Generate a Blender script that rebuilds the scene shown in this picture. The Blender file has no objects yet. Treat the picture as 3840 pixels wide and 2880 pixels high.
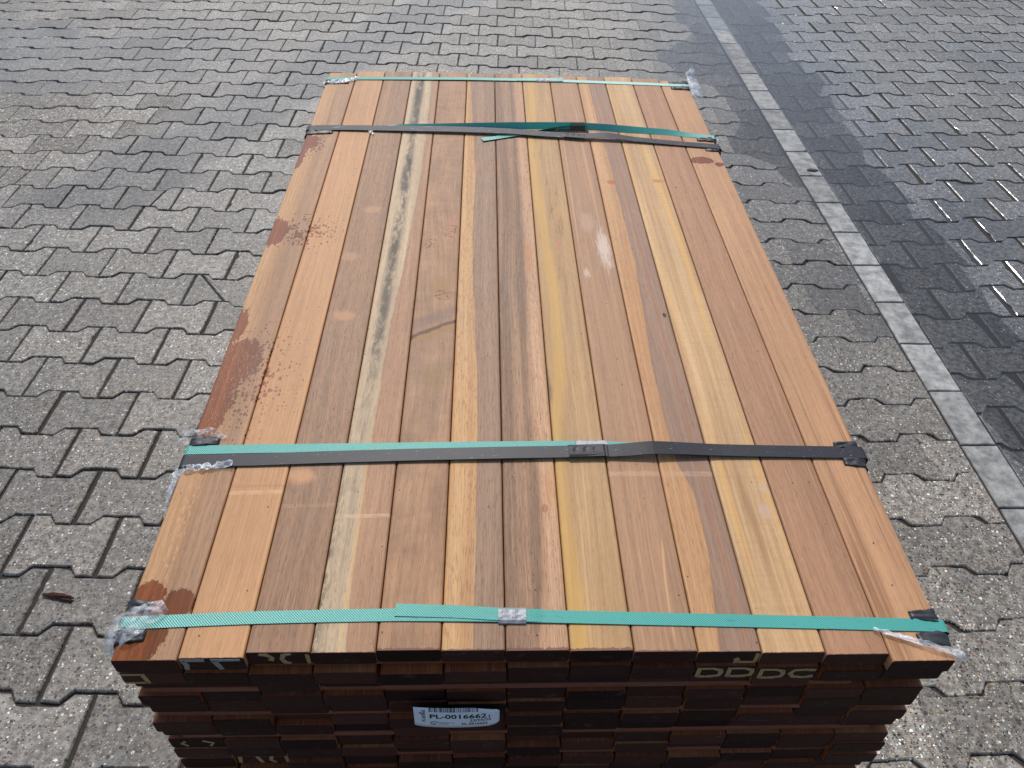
import bpy, bmesh, math, random
import numpy as np
from mathutils import Vector, Matrix, noise

random.seed(7)
S = bpy.context.scene
COL = S.collection

# ------------------------------------------------------------------ camera, sky, sun, exposure
CAM = Vector((0.0, 0.0, 1.5011))
RT = Vector((0.99956265, 0.02002278, 0.02176211))
UP = Vector((-0.02957196, 0.67679038, 0.73558159))
FW = Vector((0.0, 0.73590343, -0.67708651))
F_PX = 2973.67
cam_d = bpy.data.cameras.new("camera")
cam = bpy.data.objects.new("camera", cam_d)
COL.objects.link(cam)
cam_d.sensor_width = 36.0
cam_d.lens = F_PX / 3840.0 * 36.0
cam_d.clip_start = 0.02
cam_d.clip_end = 500.0
m = Matrix((RT, UP, -FW)).transposed().to_4x4()
m.translation = CAM
cam.matrix_world = m
S.camera = cam

SUN_AZ, SUN_EL = math.radians(-9.0), math.radians(48.0)
world = bpy.data.worlds.new("World")
S.world = world
world.use_nodes = True
wn = world.node_tree
bg = wn.nodes["Background"]
sky = wn.nodes.new("ShaderNodeTexSky")
sky.sky_type = 'NISHITA'
sky.sun_disc = False
sky.sun_elevation = SUN_EL
sky.sun_rotation = SUN_AZ
sky.air_density = 1.0
sky.dust_density = 1.8
sky.ozone_density = 1.3
wn.links.new(sky.outputs[0], bg.inputs[0])
bg.inputs[1].default_value = 0.145
sun_d = bpy.data.lights.new("sun", 'SUN')
sun_d.energy = 2.75
sun_d.angle = math.radians(6.0)
sun_d.color = (1.0, 0.97, 0.93)
sun = bpy.data.objects.new("sun", sun_d)
COL.objects.link(sun)
sdir = Vector((math.sin(SUN_AZ) * math.cos(SUN_EL), math.cos(SUN_AZ) * math.cos(SUN_EL), math.sin(SUN_EL)))
sun.rotation_euler = (-sdir).to_track_quat('-Z', 'Y').to_euler()
sun.location = sdir * 20
S.view_settings.view_transform = 'Standard'
S.view_settings.look = 'None'
S.view_settings.gamma = 1.0
S.view_settings.use_curve_mapping = False
S.view_settings.exposure = 0.0
S.render.engine = 'CYCLES'
S.cycles.max_bounces = 8
S.cycles.transparent_max_bounces = 12
S.cycles.caustics_reflective = False
S.cycles.caustics_refractive = False


# ------------------------------------------------------------------ object helpers
def tag(o, label=None, cat=None, group=None, kind=None):
    if label: o["label"] = label
    if cat: o["category"] = cat
    if group: o["group"] = group
    if kind: o["kind"] = kind
    return o


def link(name, me, mats=(), parent=None, loc=None, rotz=None):
    o = bpy.data.objects.new(name, me)
    COL.objects.link(o)
    if me is not None:
        for mt in mats:
            if len(me.materials) < len(mats):
                me.materials.append(mt)
    if parent is not None: o.parent = parent
    if loc is not None: o.location = loc
    if rotz is not None: o.rotation_euler = (0, 0, rotz)
    return o


def mesh(name, verts, faces, idx=None, smooth=False):
    me = bpy.data.meshes.new(name)
    me.from_pydata([tuple(v) for v in verts], [], faces)
    if idx is not None: me.polygons.foreach_set("material_index", idx)
    if smooth: me.polygons.foreach_set("use_smooth", [True] * len(me.polygons))
    me.update()
    return me


def sst(x):
    x = min(1.0, max(0.0, x))
    return x * x * (3 - 2 * x)


# ------------------------------------------------------------------ node helper
def srgb(r, g, b, k=1.0):
    f = lambda c: (c / 255.0 / 12.92) if c / 255.0 <= 0.04045 else ((c / 255.0 + 0.055) / 1.055) ** 2.4
    k = k if isinstance(k, tuple) else (k, k, k)
    return (f(r) * k[0], f(g) * k[1], f(b) * k[2], 1.0)


class G:
    def __init__(s, name):
        s.mat = bpy.data.materials.new(name)
        s.mat.use_nodes = True
        s.t = s.mat.node_tree
        s.b = s.t.nodes["Principled BSDF"]
        s.out = s.t.nodes["Material Output"]

    def put(s, sock, v):
        if isinstance(v, bpy.types.NodeSocket): s.t.links.new(v, sock)
        elif v is not None:
            if sock.type == 'RGBA' and len(v) == 3: v = (*v, 1.0)
            sock.default_value = v

    def node(s, typ, **kw):
        n = s.t.nodes.new(typ)
        for k, v in kw.items(): setattr(n, k, v)
        return n

    def m(s, op, a, b=None, c=None, clamp=False):
        n = s.node("ShaderNodeMath", operation=op, use_clamp=clamp)
        for i, v in enumerate((a, b, c)):
            if v is not None: s.put(n.inputs[i], v)
        return n.outputs[0]

    def v(s, op, a, b=None):
        n = s.node("ShaderNodeVectorMath", operation=op)
        s.put(n.inputs[0], a)
        if b is not None: s.put(n.inputs[1], b)
        return n.outputs[1] if op in ('LENGTH', 'DISTANCE', 'DOT_PRODUCT') else n.outputs[0]

    def noise(s, vec, scale=1.0, detail=2.0, rough=0.5, dist=0.0, col=False):
        n = s.node("ShaderNodeTexNoise")
        s.put(n.inputs["Vector"], vec)
        n.inputs["Scale"].default_value = scale
        n.inputs["Detail"].default_value = detail
        n.inputs["Roughness"].default_value = rough
        n.inputs["Distortion"].default_value = dist
        return n.outputs["Color"] if col else n.outputs[0]

    def vor(s, vec, scale, dims='2D', feature='F1', rnd=1.0):
        n = s.node("ShaderNodeTexVoronoi", voronoi_dimensions=dims, feature=feature)
        s.put(n.inputs["Vector"], vec)
        n.inputs["Scale"].default_value = scale
        n.inputs["Randomness"].default_value = rnd
        return n

    def ss(s, x, lo, hi):
        n = s.node("ShaderNodeMapRange", interpolation_type='SMOOTHSTEP')
        s.put(n.inputs[0], x)
        inv = hi < lo
        if inv: lo, hi = hi, lo
        n.inputs[1].default_value = lo
        n.inputs[2].default_value = hi
        n.inputs[3].default_value = 1.0 if inv else 0.0
        n.inputs[4].default_value = 0.0 if inv else 1.0
        return n.outputs[0]

    def mix(s, f, a, b, mode='MIX'):
        n = s.node("ShaderNodeMix", data_type='RGBA', blend_type=mode)
        s.put(n.inputs[0], f)
        s.put(n.inputs[6], a)
        s.put(n.inputs[7], b)
        return n.outputs[2]

    def bright(s, col, f):
        """multiply a colour by a scalar socket"""
        n = s.node("ShaderNodeVectorMath", operation='SCALE')
        s.put(n.inputs[0], col)
        s.put(n.inputs[3], f)
        return n.outputs[0]

    def rng(s, x, lo, hi):
        """x in 0..1 mapped linearly to lo..hi"""
        return s.m('MULTIPLY_ADD', x, hi - lo, lo)

    def ramp(s, x, stops, const=False):
        n = s.node("ShaderNodeValToRGB")
        if const: n.color_ramp.interpolation = 'CONSTANT'
        e = n.color_ramp.elements
        while len(e) < len(stops): e.new(0.5)
        for el, (p, c) in zip(e, stops):
            el.position = p
            el.color = c if len(c) == 4 else (*c, 1)
        s.put(n.inputs[0], x)
        return n.outputs[0]

    def xyz(s, vec):
        n = s.node("ShaderNodeSeparateXYZ")
        s.put(n.inputs[0], vec)
        return n.outputs

    def comb(s, x, y, z):
        n = s.node("ShaderNodeCombineXYZ")
        for i, v in enumerate((x, y, z)): s.put(n.inputs[i], v)
        return n.outputs[0]

    def obj(s): return s.node("ShaderNodeTexCoord").outputs["Object"]
    def pos(s): return s.node("ShaderNodeNewGeometry").outputs["Position"]
    def rnd(s): return s.node("ShaderNodeObjectInfo").outputs["Random"]

    def curve(s, x, pts):
        """piecewise curve, x in 0..1 -> y in 0..1"""
        n = s.node("ShaderNodeFloatCurve")
        c = n.mapping.curves[0]
        while len(c.points) < len(pts): c.points.new(0.5, 0.5)
        for p, (a, b) in zip(c.points, pts): p.location = (a, b)
        n.mapping.update()
        s.put(n.inputs[1], x)
        return n.outputs[0]

    def bump(s, h, strength=0.5, dist=0.001):
        n = s.node("ShaderNodeBump")
        n.inputs["Strength"].default_value = strength
        n.inputs["Distance"].default_value = dist
        s.put(n.inputs["Height"], h)
        s.t.links.new(n.outputs[0], s.b.inputs["Normal"])
        return n

    def fin(s, col=None, rough=None, metal=None, spec=None):
        s.put(s.b.inputs["Base Color"], col)
        s.put(s.b.inputs["Roughness"], rough)
        s.put(s.b.inputs["Metallic"], metal)
        s.put(s.b.inputs["Specular IOR Level"], spec)
        return s.mat


# ------------------------------------------------------------------ ground shape
def kerb_x(y): return 1.2466 - 0.04147 * y     # left edge of the light kerb strip
KERB_W = 0.096
WATER_Z = -0.0090


def terrain(x, y):
    z = 0.0022 * noise.noise((x * 0.9, y * 0.9, 0.3)) + 0.0013 * noise.noise((x * 2.7, y * 2.7, 5.1))
    xp = x - kerb_x(y) - KERB_W / 2
    k = sst((xp + 0.25) / 0.5)
    win = k * sst((y - 0.4) / 1.6) + (1 - k) * sst((y - 2.0) / 1.5)
    g = math.exp(-((xp - 0.06) / 0.34) ** 2)
    z -= 0.0165 * g * win * sst((7.5 - y) / 2.0)
    z -= 0.009 * math.exp(-(((x - 0.84) / 0.28) ** 2 + ((y - 4.10) / 0.24) ** 2))
    z -= 0.006 * math.exp(-(((x - 0.95) / 0.13) ** 2 + ((y - 3.16) / 0.10) ** 2))
    return z


# ------------------------------------------------------------------ materials: paving
def paver_material(name, expo, tone, smooth_film, edge=False):
    """exposed aggregate concrete; expo = how many pebbles show; smooth_film = wet gloss"""
    g = G(name)
    p = g.pos()
    p2 = g.v('MULTIPLY', p, (1, 1, 0))
    at = g.node("ShaderNodeAttribute", attribute_name="piece")
    r = g.m('FRACT', g.m('ADD', g.rnd(), at.outputs["Fac"]))
    r2 = g.m('FRACT', g.m('MULTIPLY', r, 7.31))
    r3 = g.m('FRACT', g.m('MULTIPLY', r, 17.77))
    n1 = g.noise(p2, 60, 4, 0.65)
    n2 = g.noise(p2, 9, 3, 0.6)
    col = g.mix(g.ss(n1, 0.25, 0.75), srgb(84, 79, 72), srgb(166, 160, 150))
    col = g.bright(col, g.rng(n2, 0.62, 1.30))
    # pebbles, two sizes
    wob = g.v('ADD', p2, g.v('SCALE', g.noise(p2, 300, 1, 0.5, 0, True)))
    h = None
    for sc, keep, lo, hi in ((120.0, 0.48, 0.16, 0.46), (230.0, 0.42, 0.16, 0.50)):
        vo = g.vor(p2, sc)
        rgb = g.node("ShaderNodeSeparateColor")
        g.put(rgb.inputs[0], vo.outputs["Color"])
        thr = g.rng(rgb.outputs[0], lo, hi)
        d = g.m('SUBTRACT', vo.outputs["Distance"], thr)
        mk = g.ss(d, 0.03, -0.05)
        mk = g.m('MULTIPLY', mk, g.m('GREATER_THAN', rgb.outputs[2], g.m('SUBTRACT', 1 - keep * expo + 0.10, g.m('MULTIPLY', r2, 0.28))))
        pc = g.ramp(rgb.outputs[1], [(0.0, srgb(50, 48, 47)), (0.12, srgb(84, 68, 56)), (0.28, srgb(120, 98, 80)),
                                     (0.45, srgb(122, 116, 108)), (0.60, srgb(156, 138, 116)), (0.76, srgb(184, 164, 138)),
                                     (0.86, srgb(206, 198, 184)), (0.94, srgb(238, 234, 224))], True)
        col = g.mix(mk, col, pc)
        h = mk if h is None else g.m('ADD', h, g.m('MULTIPLY', mk, 0.6))
    # fine dark pits
    pit = g.ss(g.noise(p2, 420, 2, 0.6), 0.62, 0.72)
    col = g.mix(g.m('MULTIPLY', pit, 0.55), col, srgb(52, 48, 44))
    # weathering and dirt
    big = g.noise(p2, 1.3, 4, 0.6)
    col = g.bright(col, g.rng(big, 0.66, 1.34))
    col = g.bright(col, g.rng(r, 0.74, 1.22))
    col = g.mix(g.m('MULTIPLY', g.ss(g.noise(p2, 4.2, 5, 0.7), 0.60, 0.75), 0.45), col, srgb(66, 62, 58))
    col = g.mix(g.m('MULTIPLY', g.ss(r3, 0.86, 1.0), 0.35), col, srgb(80, 74, 66))
    col = g.mix(1.0, col, tone, 'MULTIPLY')
    # wetness
    X = g.xyz(p)
    wn_ = g.m('MULTIPLY', g.m('SUBTRACT', g.noise(p2, 2.0, 4, 0.6), 0.5), 0.9)
    damp = g.ss(g.m('ADD', X[2], g.m('MULTIPLY', g.m('SUBTRACT', g.noise(p2, 5.0, 4), 0.5), 0.010)), -0.0015, -0.0105)
    xk = g.m('ABSOLUTE', g.m('SUBTRACT', g.m('MULTIPLY_ADD', X[1], 0.04147, X[0]), 1.36))
    band = g.m('MULTIPLY', g.ss(g.m('ADD', xk, g.m('MULTIPLY', wn_, 0.5)), 1.30, 0.25), g.ss(g.m('ADD', X[1], wn_), 0.9, 2.2))
    damp = g.m('MAXIMUM', damp, g.m('MULTIPLY', band, 0.9))
    if smooth_film: wet = g.m('MAXIMUM', damp, g.rng(g.ss(g.noise(p2, 1.1, 3), 0.35, 0.65), 0.38, 0.62))
    else:
        # rain still standing as a thin film on the far left of the yard
        fl = g.ss(g.m('ADD', g.m('ABSOLUTE', g.m('SUBTRACT', X[1], 3.95)), wn_), 0.75, 0.25)
        fl = g.m('MULTIPLY', fl, g.ss(X[0], -0.6, -1.6))
        fl2 = g.ss(g.m('ADD', g.m('ABSOLUTE', g.m('SUBTRACT', X[1], g.m('MULTIPLY_ADD', X[0], 2.2, 5.95))), wn_), 1.0, 0.35)
        fl2 = g.m('MULTIPLY', fl2, g.ss(X[1], 2.0, 2.6))
        fl2 = g.m('MULTIPLY', fl2, 0.92)
        # soaked ground beside the puddle
        sk = g.m('MULTIPLY', g.ss(g.m('ADD', X[1], wn_), 2.1, 2.8), g.ss(g.m('ADD', X[0], g.m('MULTIPLY', wn_, 0.4)), 0.42, 0.80))
        d1 = g.m('MULTIPLY', g.ss(X[0], 0.35, 0.75), g.ss(g.m('ADD', X[1], wn_), 2.6, 2.0))
        d2 = g.ss(g.v('LENGTH', g.v('MULTIPLY', g.v('SUBTRACT', g.v('ADD', p2, g.comb(wn_, 0, 0)), (-1.9, 3.15, 0)), (1 / 1.0, 1 / 0.55, 0))), 1.1, 0.6)
        dry = g.m('MAXIMUM', d1, g.m('MULTIPLY', d2, 0.9))
        sk = g.m('MAXIMUM', sk, g.rng(dry, 0.62, 0.0))
        wet = g.m('MAXIMUM', g.m('MAXIMUM', damp, g.m('MULTIPLY', sk, 0.75)), g.m('MAXIMUM', g.m('MULTIPLY', fl, 0.8), fl2))
    col = g.bright(col, g.rng(wet, 1.0 if smooth_film else 1.16, 0.60 if smooth_film else 0.54))
    rough = g.m('ADD', g.rng(wet, 0.80, 0.11 if smooth_film else 0.18), g.m('MULTIPLY', n1, 0.10))
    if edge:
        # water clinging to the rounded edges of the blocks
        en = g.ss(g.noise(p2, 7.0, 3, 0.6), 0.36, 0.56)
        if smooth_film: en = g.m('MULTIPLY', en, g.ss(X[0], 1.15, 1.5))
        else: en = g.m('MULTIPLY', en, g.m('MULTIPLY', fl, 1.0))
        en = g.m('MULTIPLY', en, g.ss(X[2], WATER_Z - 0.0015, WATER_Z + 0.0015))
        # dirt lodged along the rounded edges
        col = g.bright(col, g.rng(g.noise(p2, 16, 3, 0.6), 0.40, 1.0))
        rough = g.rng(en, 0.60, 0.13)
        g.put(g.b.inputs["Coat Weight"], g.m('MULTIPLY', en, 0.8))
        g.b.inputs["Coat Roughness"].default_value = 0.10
    hh = g.m('ADD', g.m('MULTIPLY', h, 0.9), g.m('ADD', g.m('MULTIPLY', n1, 1.5), g.m('MULTIPLY', n2, 0.8)))
    hh = g.m('MULTIPLY', hh, g.rng(wet, 1.1, 0.15 if smooth_film else 0.4))
    bn = g.bump(hh, 0.45 if smooth_film else 0.75, 0.0009 if smooth_film else 0.0011)
    return g.fin(col, rough, 0.0, 0.5)


M_PAVER = paver_material("aggregate_concrete", 1.0, (0.985, 1.0, 1.0, 1), False)
M_ROAD = paver_material("worn_wet_concrete", 0.42, (0.93, 0.985, 1.06, 1), True)
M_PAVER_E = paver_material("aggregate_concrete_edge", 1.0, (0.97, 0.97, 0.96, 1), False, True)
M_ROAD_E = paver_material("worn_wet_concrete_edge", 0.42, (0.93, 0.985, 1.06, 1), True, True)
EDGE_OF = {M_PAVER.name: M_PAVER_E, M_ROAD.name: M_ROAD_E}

g = G("joint_grit")
p = g.pos()
c = g.mix(g.noise(p, 160, 3, 0.7), srgb(30, 27, 24), srgb(74, 68, 60))
c = g.mix(g.ss(g.noise(p, 3.0, 4, 0.6), 0.60, 0.72), c, srgb(52, 56, 36))
g.bump(g.noise(p, 500, 3), 0.8, 0.002)
M_GRIT = g.fin(c, 0.85, 0.0, 0.3)

g = G("kerb_concrete")
p = g.pos()
n1 = g.noise(p, 26, 5, 0.68)
c = g.mix(g.ss(n1, 0.28, 0.72), srgb(112, 112, 109), srgb(172, 171, 165))
c = g.mix(g.m('MULTIPLY', g.ss(g.noise(p, 260, 2, 0.6), 0.60, 0.72), 0.55), c, srgb(70, 70, 66))
c = g.bright(c, g.rng(g.rnd(), 0.76, 1.16))
X = g.xyz(p)
dampk = g.ss(X[1], 2.2, 3.2)
c = g.bright(c, g.rng(dampk, 1.16, 0.88))
g.bump(g.m('ADD', n1, g.noise(p, 300, 3, 0.6)), 0.5, 0.001)
M_KERB = g.fin(c, g.rng(dampk, 0.85, 0.6), 0.0, 0.4)

g = G("puddle_water")
t = g.t
tr = g.node("ShaderNodeBsdfTransparent")
tr.inputs[0].default_value = (0.87, 0.89, 0.91, 1)
gl = g.node("ShaderNodeBsdfGlossy")
gl.inputs["Roughness"].default_value = 0.03
gl.inputs["Color"].default_value = (1, 1, 1, 1)
fr = g.node("ShaderNodeFresnel")
fr.inputs[0].default_value = 1.33
bp = g.node("ShaderNodeBump")
bp.inputs["Strength"].default_value = 0.08
bp.inputs["Distance"].default_value = 0.004
g.put(bp.inputs["Height"], g.noise(g.pos(), 9, 2, 0.5))
t.links.new(bp.outputs[0], gl.inputs["Normal"])
mx = g.node("ShaderNodeMixShader")
t.links.new(fr.outputs[0], mx.inputs[0])
t.links.new(tr.outputs[0], mx.inputs[1])
t.links.new(gl.outputs[0], mx.inputs[2])
t.links.new(mx.outputs[0], g.out.inputs[0])
M_WATER = g.mat

# ------------------------------------------------------------------ ground sheet (bedding under the paving)
JOINT = 0.0052


def ground_sheet():
    vs, fs = [], []
    xs = np.concatenate([np.array([-80, -30, -12.0]), np.arange(-6.0, 6.01, 0.10), np.array([12.0, 30, 80])])
    ys = np.concatenate([np.array([-60, -20, -5.0]), np.arange(-1.0, 9.01, 0.10), np.array([15.0, 40, 120])])
    for y in ys:
        for x in xs:
            vs.append((x, y, terrain(x, y) - JOINT + 0.0012 * sst((x - 1.2) / 0.2)))
    n = len(xs)
    for j in range(len(ys) - 1):
        for i in range(n - 1):
            a = j * n + i
            fs.append((a, a + 1, a + n + 1, a + n))
    return mesh("ground", vs, fs, smooth=True)


ground = link("ground", ground_sheet(), (M_GRIT,))
tag(ground, kind="structure")

# ------------------------------------------------------------------ paving
TH, X0, Y0, PB, PU = 0.0363, -1.5382, 2.074, 0.1404, 0.2
E1 = np.array([math.cos(TH), math.sin(TH)])
E2 = np.array([-math.sin(TH), math.cos(TH)])
CR = [-0.0448, 0.2488, -0.0924, 0.338, 0.1738, 0.0092, -0.2972, -0.2401, -0.0498, 0.0672]
CU = [-0.0125, 0.0959, -0.0336, 0.171, 0.1816, -0.0608, -0.228, -0.0635, 0.0451, -0.0149]


def lat_left(u, r):
    a = min(14, max(-6, u)) / 10
    c = min(12, max(-20, r)) / 10
    B = (1, a, c, a * a, a * c, c * c, a ** 3, a * a * c, a * c * c, c ** 3)
    du = sum(x * y for x, y in zip(CU, B))
    dr = sum(x * y for x, y in zip(CR, B))
    q = np.array([X0, Y0]) + E1 * PU * (u + du) - E2 * PB * (r + dr)
    return q


def lat_right(n, mm):
    u = 16.3727 + 1.046 * n - 0.0398 * mm
    r = -5.9161 - 0.0441 * n + 1.0081 * mm
    return np.array([X0, Y0]) + E1 * PU * u - E2 * PB * r


AMP = 0.0122
HALF = [(-0.5, 1), (-0.30, 1), (-0.20, -1), (0.20, -1), (0.30, 1), (0.5, 1)]


def outline(lx, ly, gap, fine=False, rs=None):
    """bone shaped block, counter clockwise"""
    pts = []
    top = [((u * lx), ly / 2 + s * AMP) for u, s in HALF]
    bot = [(x, -y) for x, y in top]
    poly = bot + top[::-1]
    # inset by half the joint
    poly = inset(poly, gap / 2)
    if fine:
        out = []
        for i in range(len(poly)):
            a, b = np.array(poly[i]), np.array(poly[(i + 1) % len(poly)])
            L = np.hypot(*(b - a))
            k = max(1, int(L / 0.014))
            nn = np.array([b[1] - a[1], a[0] - b[0]]) / max(L, 1e-9)
            for j in range(k):
                q = a + (b - a) * (j / k)
                am = 0.0008 if j else 0.0016
                q = q + nn * (-abs(rs.gauss(0, am)))
                out.append((q[0], q[1]))
        # a chipped corner now and then
        poly = out
        for _ in range(rs.choice((0, 1, 1, 2))):
            i0 = rs.randrange(len(poly))
            for d in (-1, 0, 1):
                i = (i0 + d) % len(poly)
                x, y = poly[i]
                f = (0.006 if d == 0 else 0.003) * rs.uniform(0.5, 1.3)
                L = math.hypot(x, y)
                poly[i] = (x - x / L * f, y - y / L * f)
    return poly


def inset(poly, d):
    n = len(poly)
    out = []
    for i in range(n):
        a, b, c = (np.array(poly[(i + k) % n], float) for k in (-1, 0, 1))
        e1 = (b - a) / max(1e-9, np.hypot(*(b - a)))
        e2 = (c - b) / max(1e-9, np.hypot(*(c - b)))
        n1, n2 = np.array([-e1[1], e1[0]]), np.array([-e2[1], e2[0]])
        k = (n1 + n2)
        L = k @ k
        if L < 1e-6: out.append(tuple(b + n1 * d)); continue
        q = b + k * (2 * d / L)
        mv = q - b
        lim = 2.5 * d
        if np.hypot(*mv) > lim: q = b + mv / np.hypot(*mv) * lim
        out.append(tuple(q))
    return out


def clip(poly, px, py, nx, ny):
    """keep the side where (p-P).n <= 0"""
    out = []
    n = len(poly)
    for i in range(n):
        a, b = poly[i], poly[(i + 1) % n]
        da = (a[0] - px) * nx + (a[1] - py) * ny
        db = (b[0] - px) * nx + (b[1] - py) * ny
        if da <= 0: out.append(a)
        if (da < 0 < db) or (db < 0 < da):
            t_ = da / (da - db)
            out.append((a[0] + (b[0] - a[0]) * t_, a[1] + (b[1] - a[1]) * t_))
    # drop near duplicates
    res = []
    for q in out:
        if not res or math.hypot(q[0] - res[-1][0], q[1] - res[-1][1]) > 0.0012: res.append(q)
    if len(res) > 2 and math.hypot(res[0][0] - res[-1][0], res[0][1] - res[-1][1]) < 0.0012: res.pop()
    return res


def area(poly):
    return 0.5 * sum(a[0] * b[1] - b[0] * a[1] for a, b in zip(poly, poly[1:] + poly[:1]))


def block_geo(poly, ch=0.0034, depth=0.022, base=0, mat=None, two=True):
    """verts+faces of a chamfered block whose top lies at z=0"""
    n = len(poly)
    if two: rings = [(inset(poly, ch), 0.0), (inset(poly, ch * 0.40), -ch * 0.30), (poly, -ch * 0.90), (poly, -depth)]
    else: rings = [(inset(poly, ch), 0.0), (poly, -ch * 0.5), (poly, -depth)]
    vs = [(x, y, z) for rg, z in rings for x, y in rg]
    if mat is not None: vs = [tuple(mat @ Vector(v)) for v in vs]
    fs = [tuple(base + i for i in range(n))]
    for k in range(len(rings) - 1):
        o1, o2 = base + k * n, base + (k + 1) * n
        for i in range(n):
            j = (i + 1) % n
            fs.append((o1 + j, o1 + i, o2 + i, o2 + j))
    return vs, fs


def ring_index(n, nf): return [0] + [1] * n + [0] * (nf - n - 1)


def project(P):
    d = Vector(P) - CAM
    z = d.dot(FW)
    if z < 0.05: return None
    return 512 + F_PX / 3.75 * d.dot(RT) / z, 384 - F_PX / 3.75 * d.dot(UP) / z, z


BO = Vector((-0.439, 0.44, 0.0))
BA = 0.0437
BEX = Vector((math.cos(BA), math.sin(BA), 0))
BEY = Vector((-math.sin(BA), math.cos(BA), 0))
BH = 0.6673


def hidden_by_bundle(x, y):
    """does the bundle's top stand between the camera and this ground point"""
    f = (1.5011 - BH) / 1.5011
    q = Vector((x * f, y * f, 0)) - BO
    a, b = q.dot(BEX), q.dot(BEY)
    if 0.03 < a < 0.92 and 0.0 < b < 1.64: return True
    q = Vector((x, y, 0)) - BO
    a, b = q.dot(BEX), q.dot(BEY)
    return -0.02 < a < 0.97 and -0.5 < b < 1.68


rsv = random.Random(3)
VARS = [outline(PU, PB, 0.0026, True, rsv) for _ in range(14)]
COARSE = outline(PU, PB, 0.0026)
VAR_ME = []


def frame_at(fn, u, r, h=0.3):
    q = fn(u, r)
    d1 = fn(u + h, r) - fn(u - h, r)
    return q, math.atan2(d1[1], d1[0])


def kerb_clip(poly, q, ang, side):
    """clip a block outline (local) against the kerb strip"""
    # kerb line direction (-0.04147, 1); normal pointing to +x
    nrm = np.array([1, 0.04147]) / math.hypot(1, 0.04147)
    if side < 0: P, nv = np.array([kerb_x(q[1]) - 0.006, q[1]]), nrm
    else: P, nv = np.array([kerb_x(q[1]) + KERB_W + 0.006, q[1]]), -nrm
    ca, sa = math.cos(-ang), math.sin(-ang)
    d = P - q
    lp = (d[0] * ca - d[1] * sa, d[0] * sa + d[1] * ca)
    ln = (nv[0] * ca - nv[1] * sa, nv[0] * sa + nv[1] * ca)
    if all((x - lp[0]) * ln[0] + (y - lp[1]) * ln[1] <= 0 for x, y in poly): return poly, False
    return clip(poly, lp[0], lp[1], ln[0], ln[1]), True


def place_matrix(q, ang, rs):
    x, y = q
    e = 0.06
    gx = (terrain(x + e, y) - terrain(x - e, y)) / (2 * e)
    gy = (terrain(x, y + e) - terrain(x, y - e)) / (2 * e)
    z = terrain(x, y) + rs.gauss(0, 0.0008)
    nrm = Vector((-gx + rs.gauss(0, 0.005), -gy + rs.gauss(0, 0.005), 1)).normalized()
    xa = Vector((math.cos(ang), math.sin(ang), 0))
    ya = nrm.cross(xa).normalized()
    xa = ya.cross(nrm)
    M = Matrix((xa, ya, nrm)).transposed().to_4x4()
    M.translation = (x, y, z)
    return M


def lay_field(fn, name, side, cells, matl, splits=()):
    """all the blocks of one paved field: the largest in view as parts, the rest joined"""
    rs = random.Random(11 + side)
    root = bpy.data.objects.new(name, None)
    COL.objects.link(root)
    tag(root, kind="structure")
    todo = []
    for (u, r, key) in cells:
        q, ang = frame_at(fn, u, r)
        if side < 0 and q[0] > kerb_x(q[1]) + 0.09: continue
        if side > 0 and q[0] < kerb_x(q[1]) + KERB_W - 0.09: continue
        ang += rs.gauss(0, 0.006)
        q = q + np.array([rs.gauss(0, 0.0009), rs.gauss(0, 0.0009)])
        pr = project((q[0], q[1], 0))
        size = 0.0
        if pr and -30 < pr[0] < 1054 and -16 < pr[1] < 790 and not hidden_by_bundle(q[0], q[1]):
            size = 1.0 / pr[2] ** 2
        todo.append((size, q, ang, key))
    todo.sort(key=lambda t_: -t_[0])
    lim = 296 - len(splits)
    SV, SF, SP, SI = [], [], [], []
    made = 0
    for size, q, ang, key in todo:
        M = place_matrix(q, ang, rs)
        vi = rs.randrange(len(VARS))
        flip = rs.random() < 0.5
        single = size > 0 and made < lim
        base_poly = VARS[vi] if single else COARSE
        poly, cut = kerb_clip(base_poly, q, ang, side)
        if len(poly) < 3 or area(poly) < 0.0012: continue
        if single:
            pieces = [poly]
            if key in splits:
                (ax, ay), (bx, by) = splits[key]
                nx, ny = (by - ay), -(bx - ax)
                L = math.hypot(nx, ny); nx /= L; ny /= L
                gp = 0.0022
                pieces = [clip(poly, ax - nx * gp, ay - ny * gp, nx, ny), clip(poly, ax + nx * gp, ay + ny * gp, -nx, -ny)]
                cut = True
            for pc in pieces:
                if len(pc) < 3: continue
                if cut:
                    vs, fs = block_geo(pc)
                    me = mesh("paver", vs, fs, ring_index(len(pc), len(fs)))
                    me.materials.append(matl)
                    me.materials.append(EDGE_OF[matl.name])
                else:
                    me = var_mesh(vi, matl)
                o = bpy.data.objects.new("paver", me)
                COL.objects.link(o)
                o.parent = root
                o.matrix_world = M @ Matrix.Rotation(math.pi if (flip and not cut) else 0.0, 4, 'Z')
            made += 1
        else:
            vs, fs = block_geo(poly, base=len(SV), mat=M, two=False)
            SV += vs
            SF += fs
            SI += ring_index(len(poly), len(fs))
            SP += [rs.random()] * len(fs)
    me = mesh("paver_rest", SV, SF, SI)
    at = me.attributes.new("piece", 'FLOAT', 'FACE')
    at.data.foreach_set("value", SP)
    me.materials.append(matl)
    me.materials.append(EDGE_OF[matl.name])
    o = link("paver_rest", me, (), root)
    tag(o, kind="stuff")
    return root


_vm = {}


def var_mesh(vi, matl):
    k = (vi, matl.name)
    if k not in _vm:
        vs, fs = block_geo(VARS[vi])
        me = mesh("paver", vs, fs, ring_index(len(VARS[vi]), len(fs)))
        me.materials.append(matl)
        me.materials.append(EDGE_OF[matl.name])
        _vm[k] = me
    return _vm[k]


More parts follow.
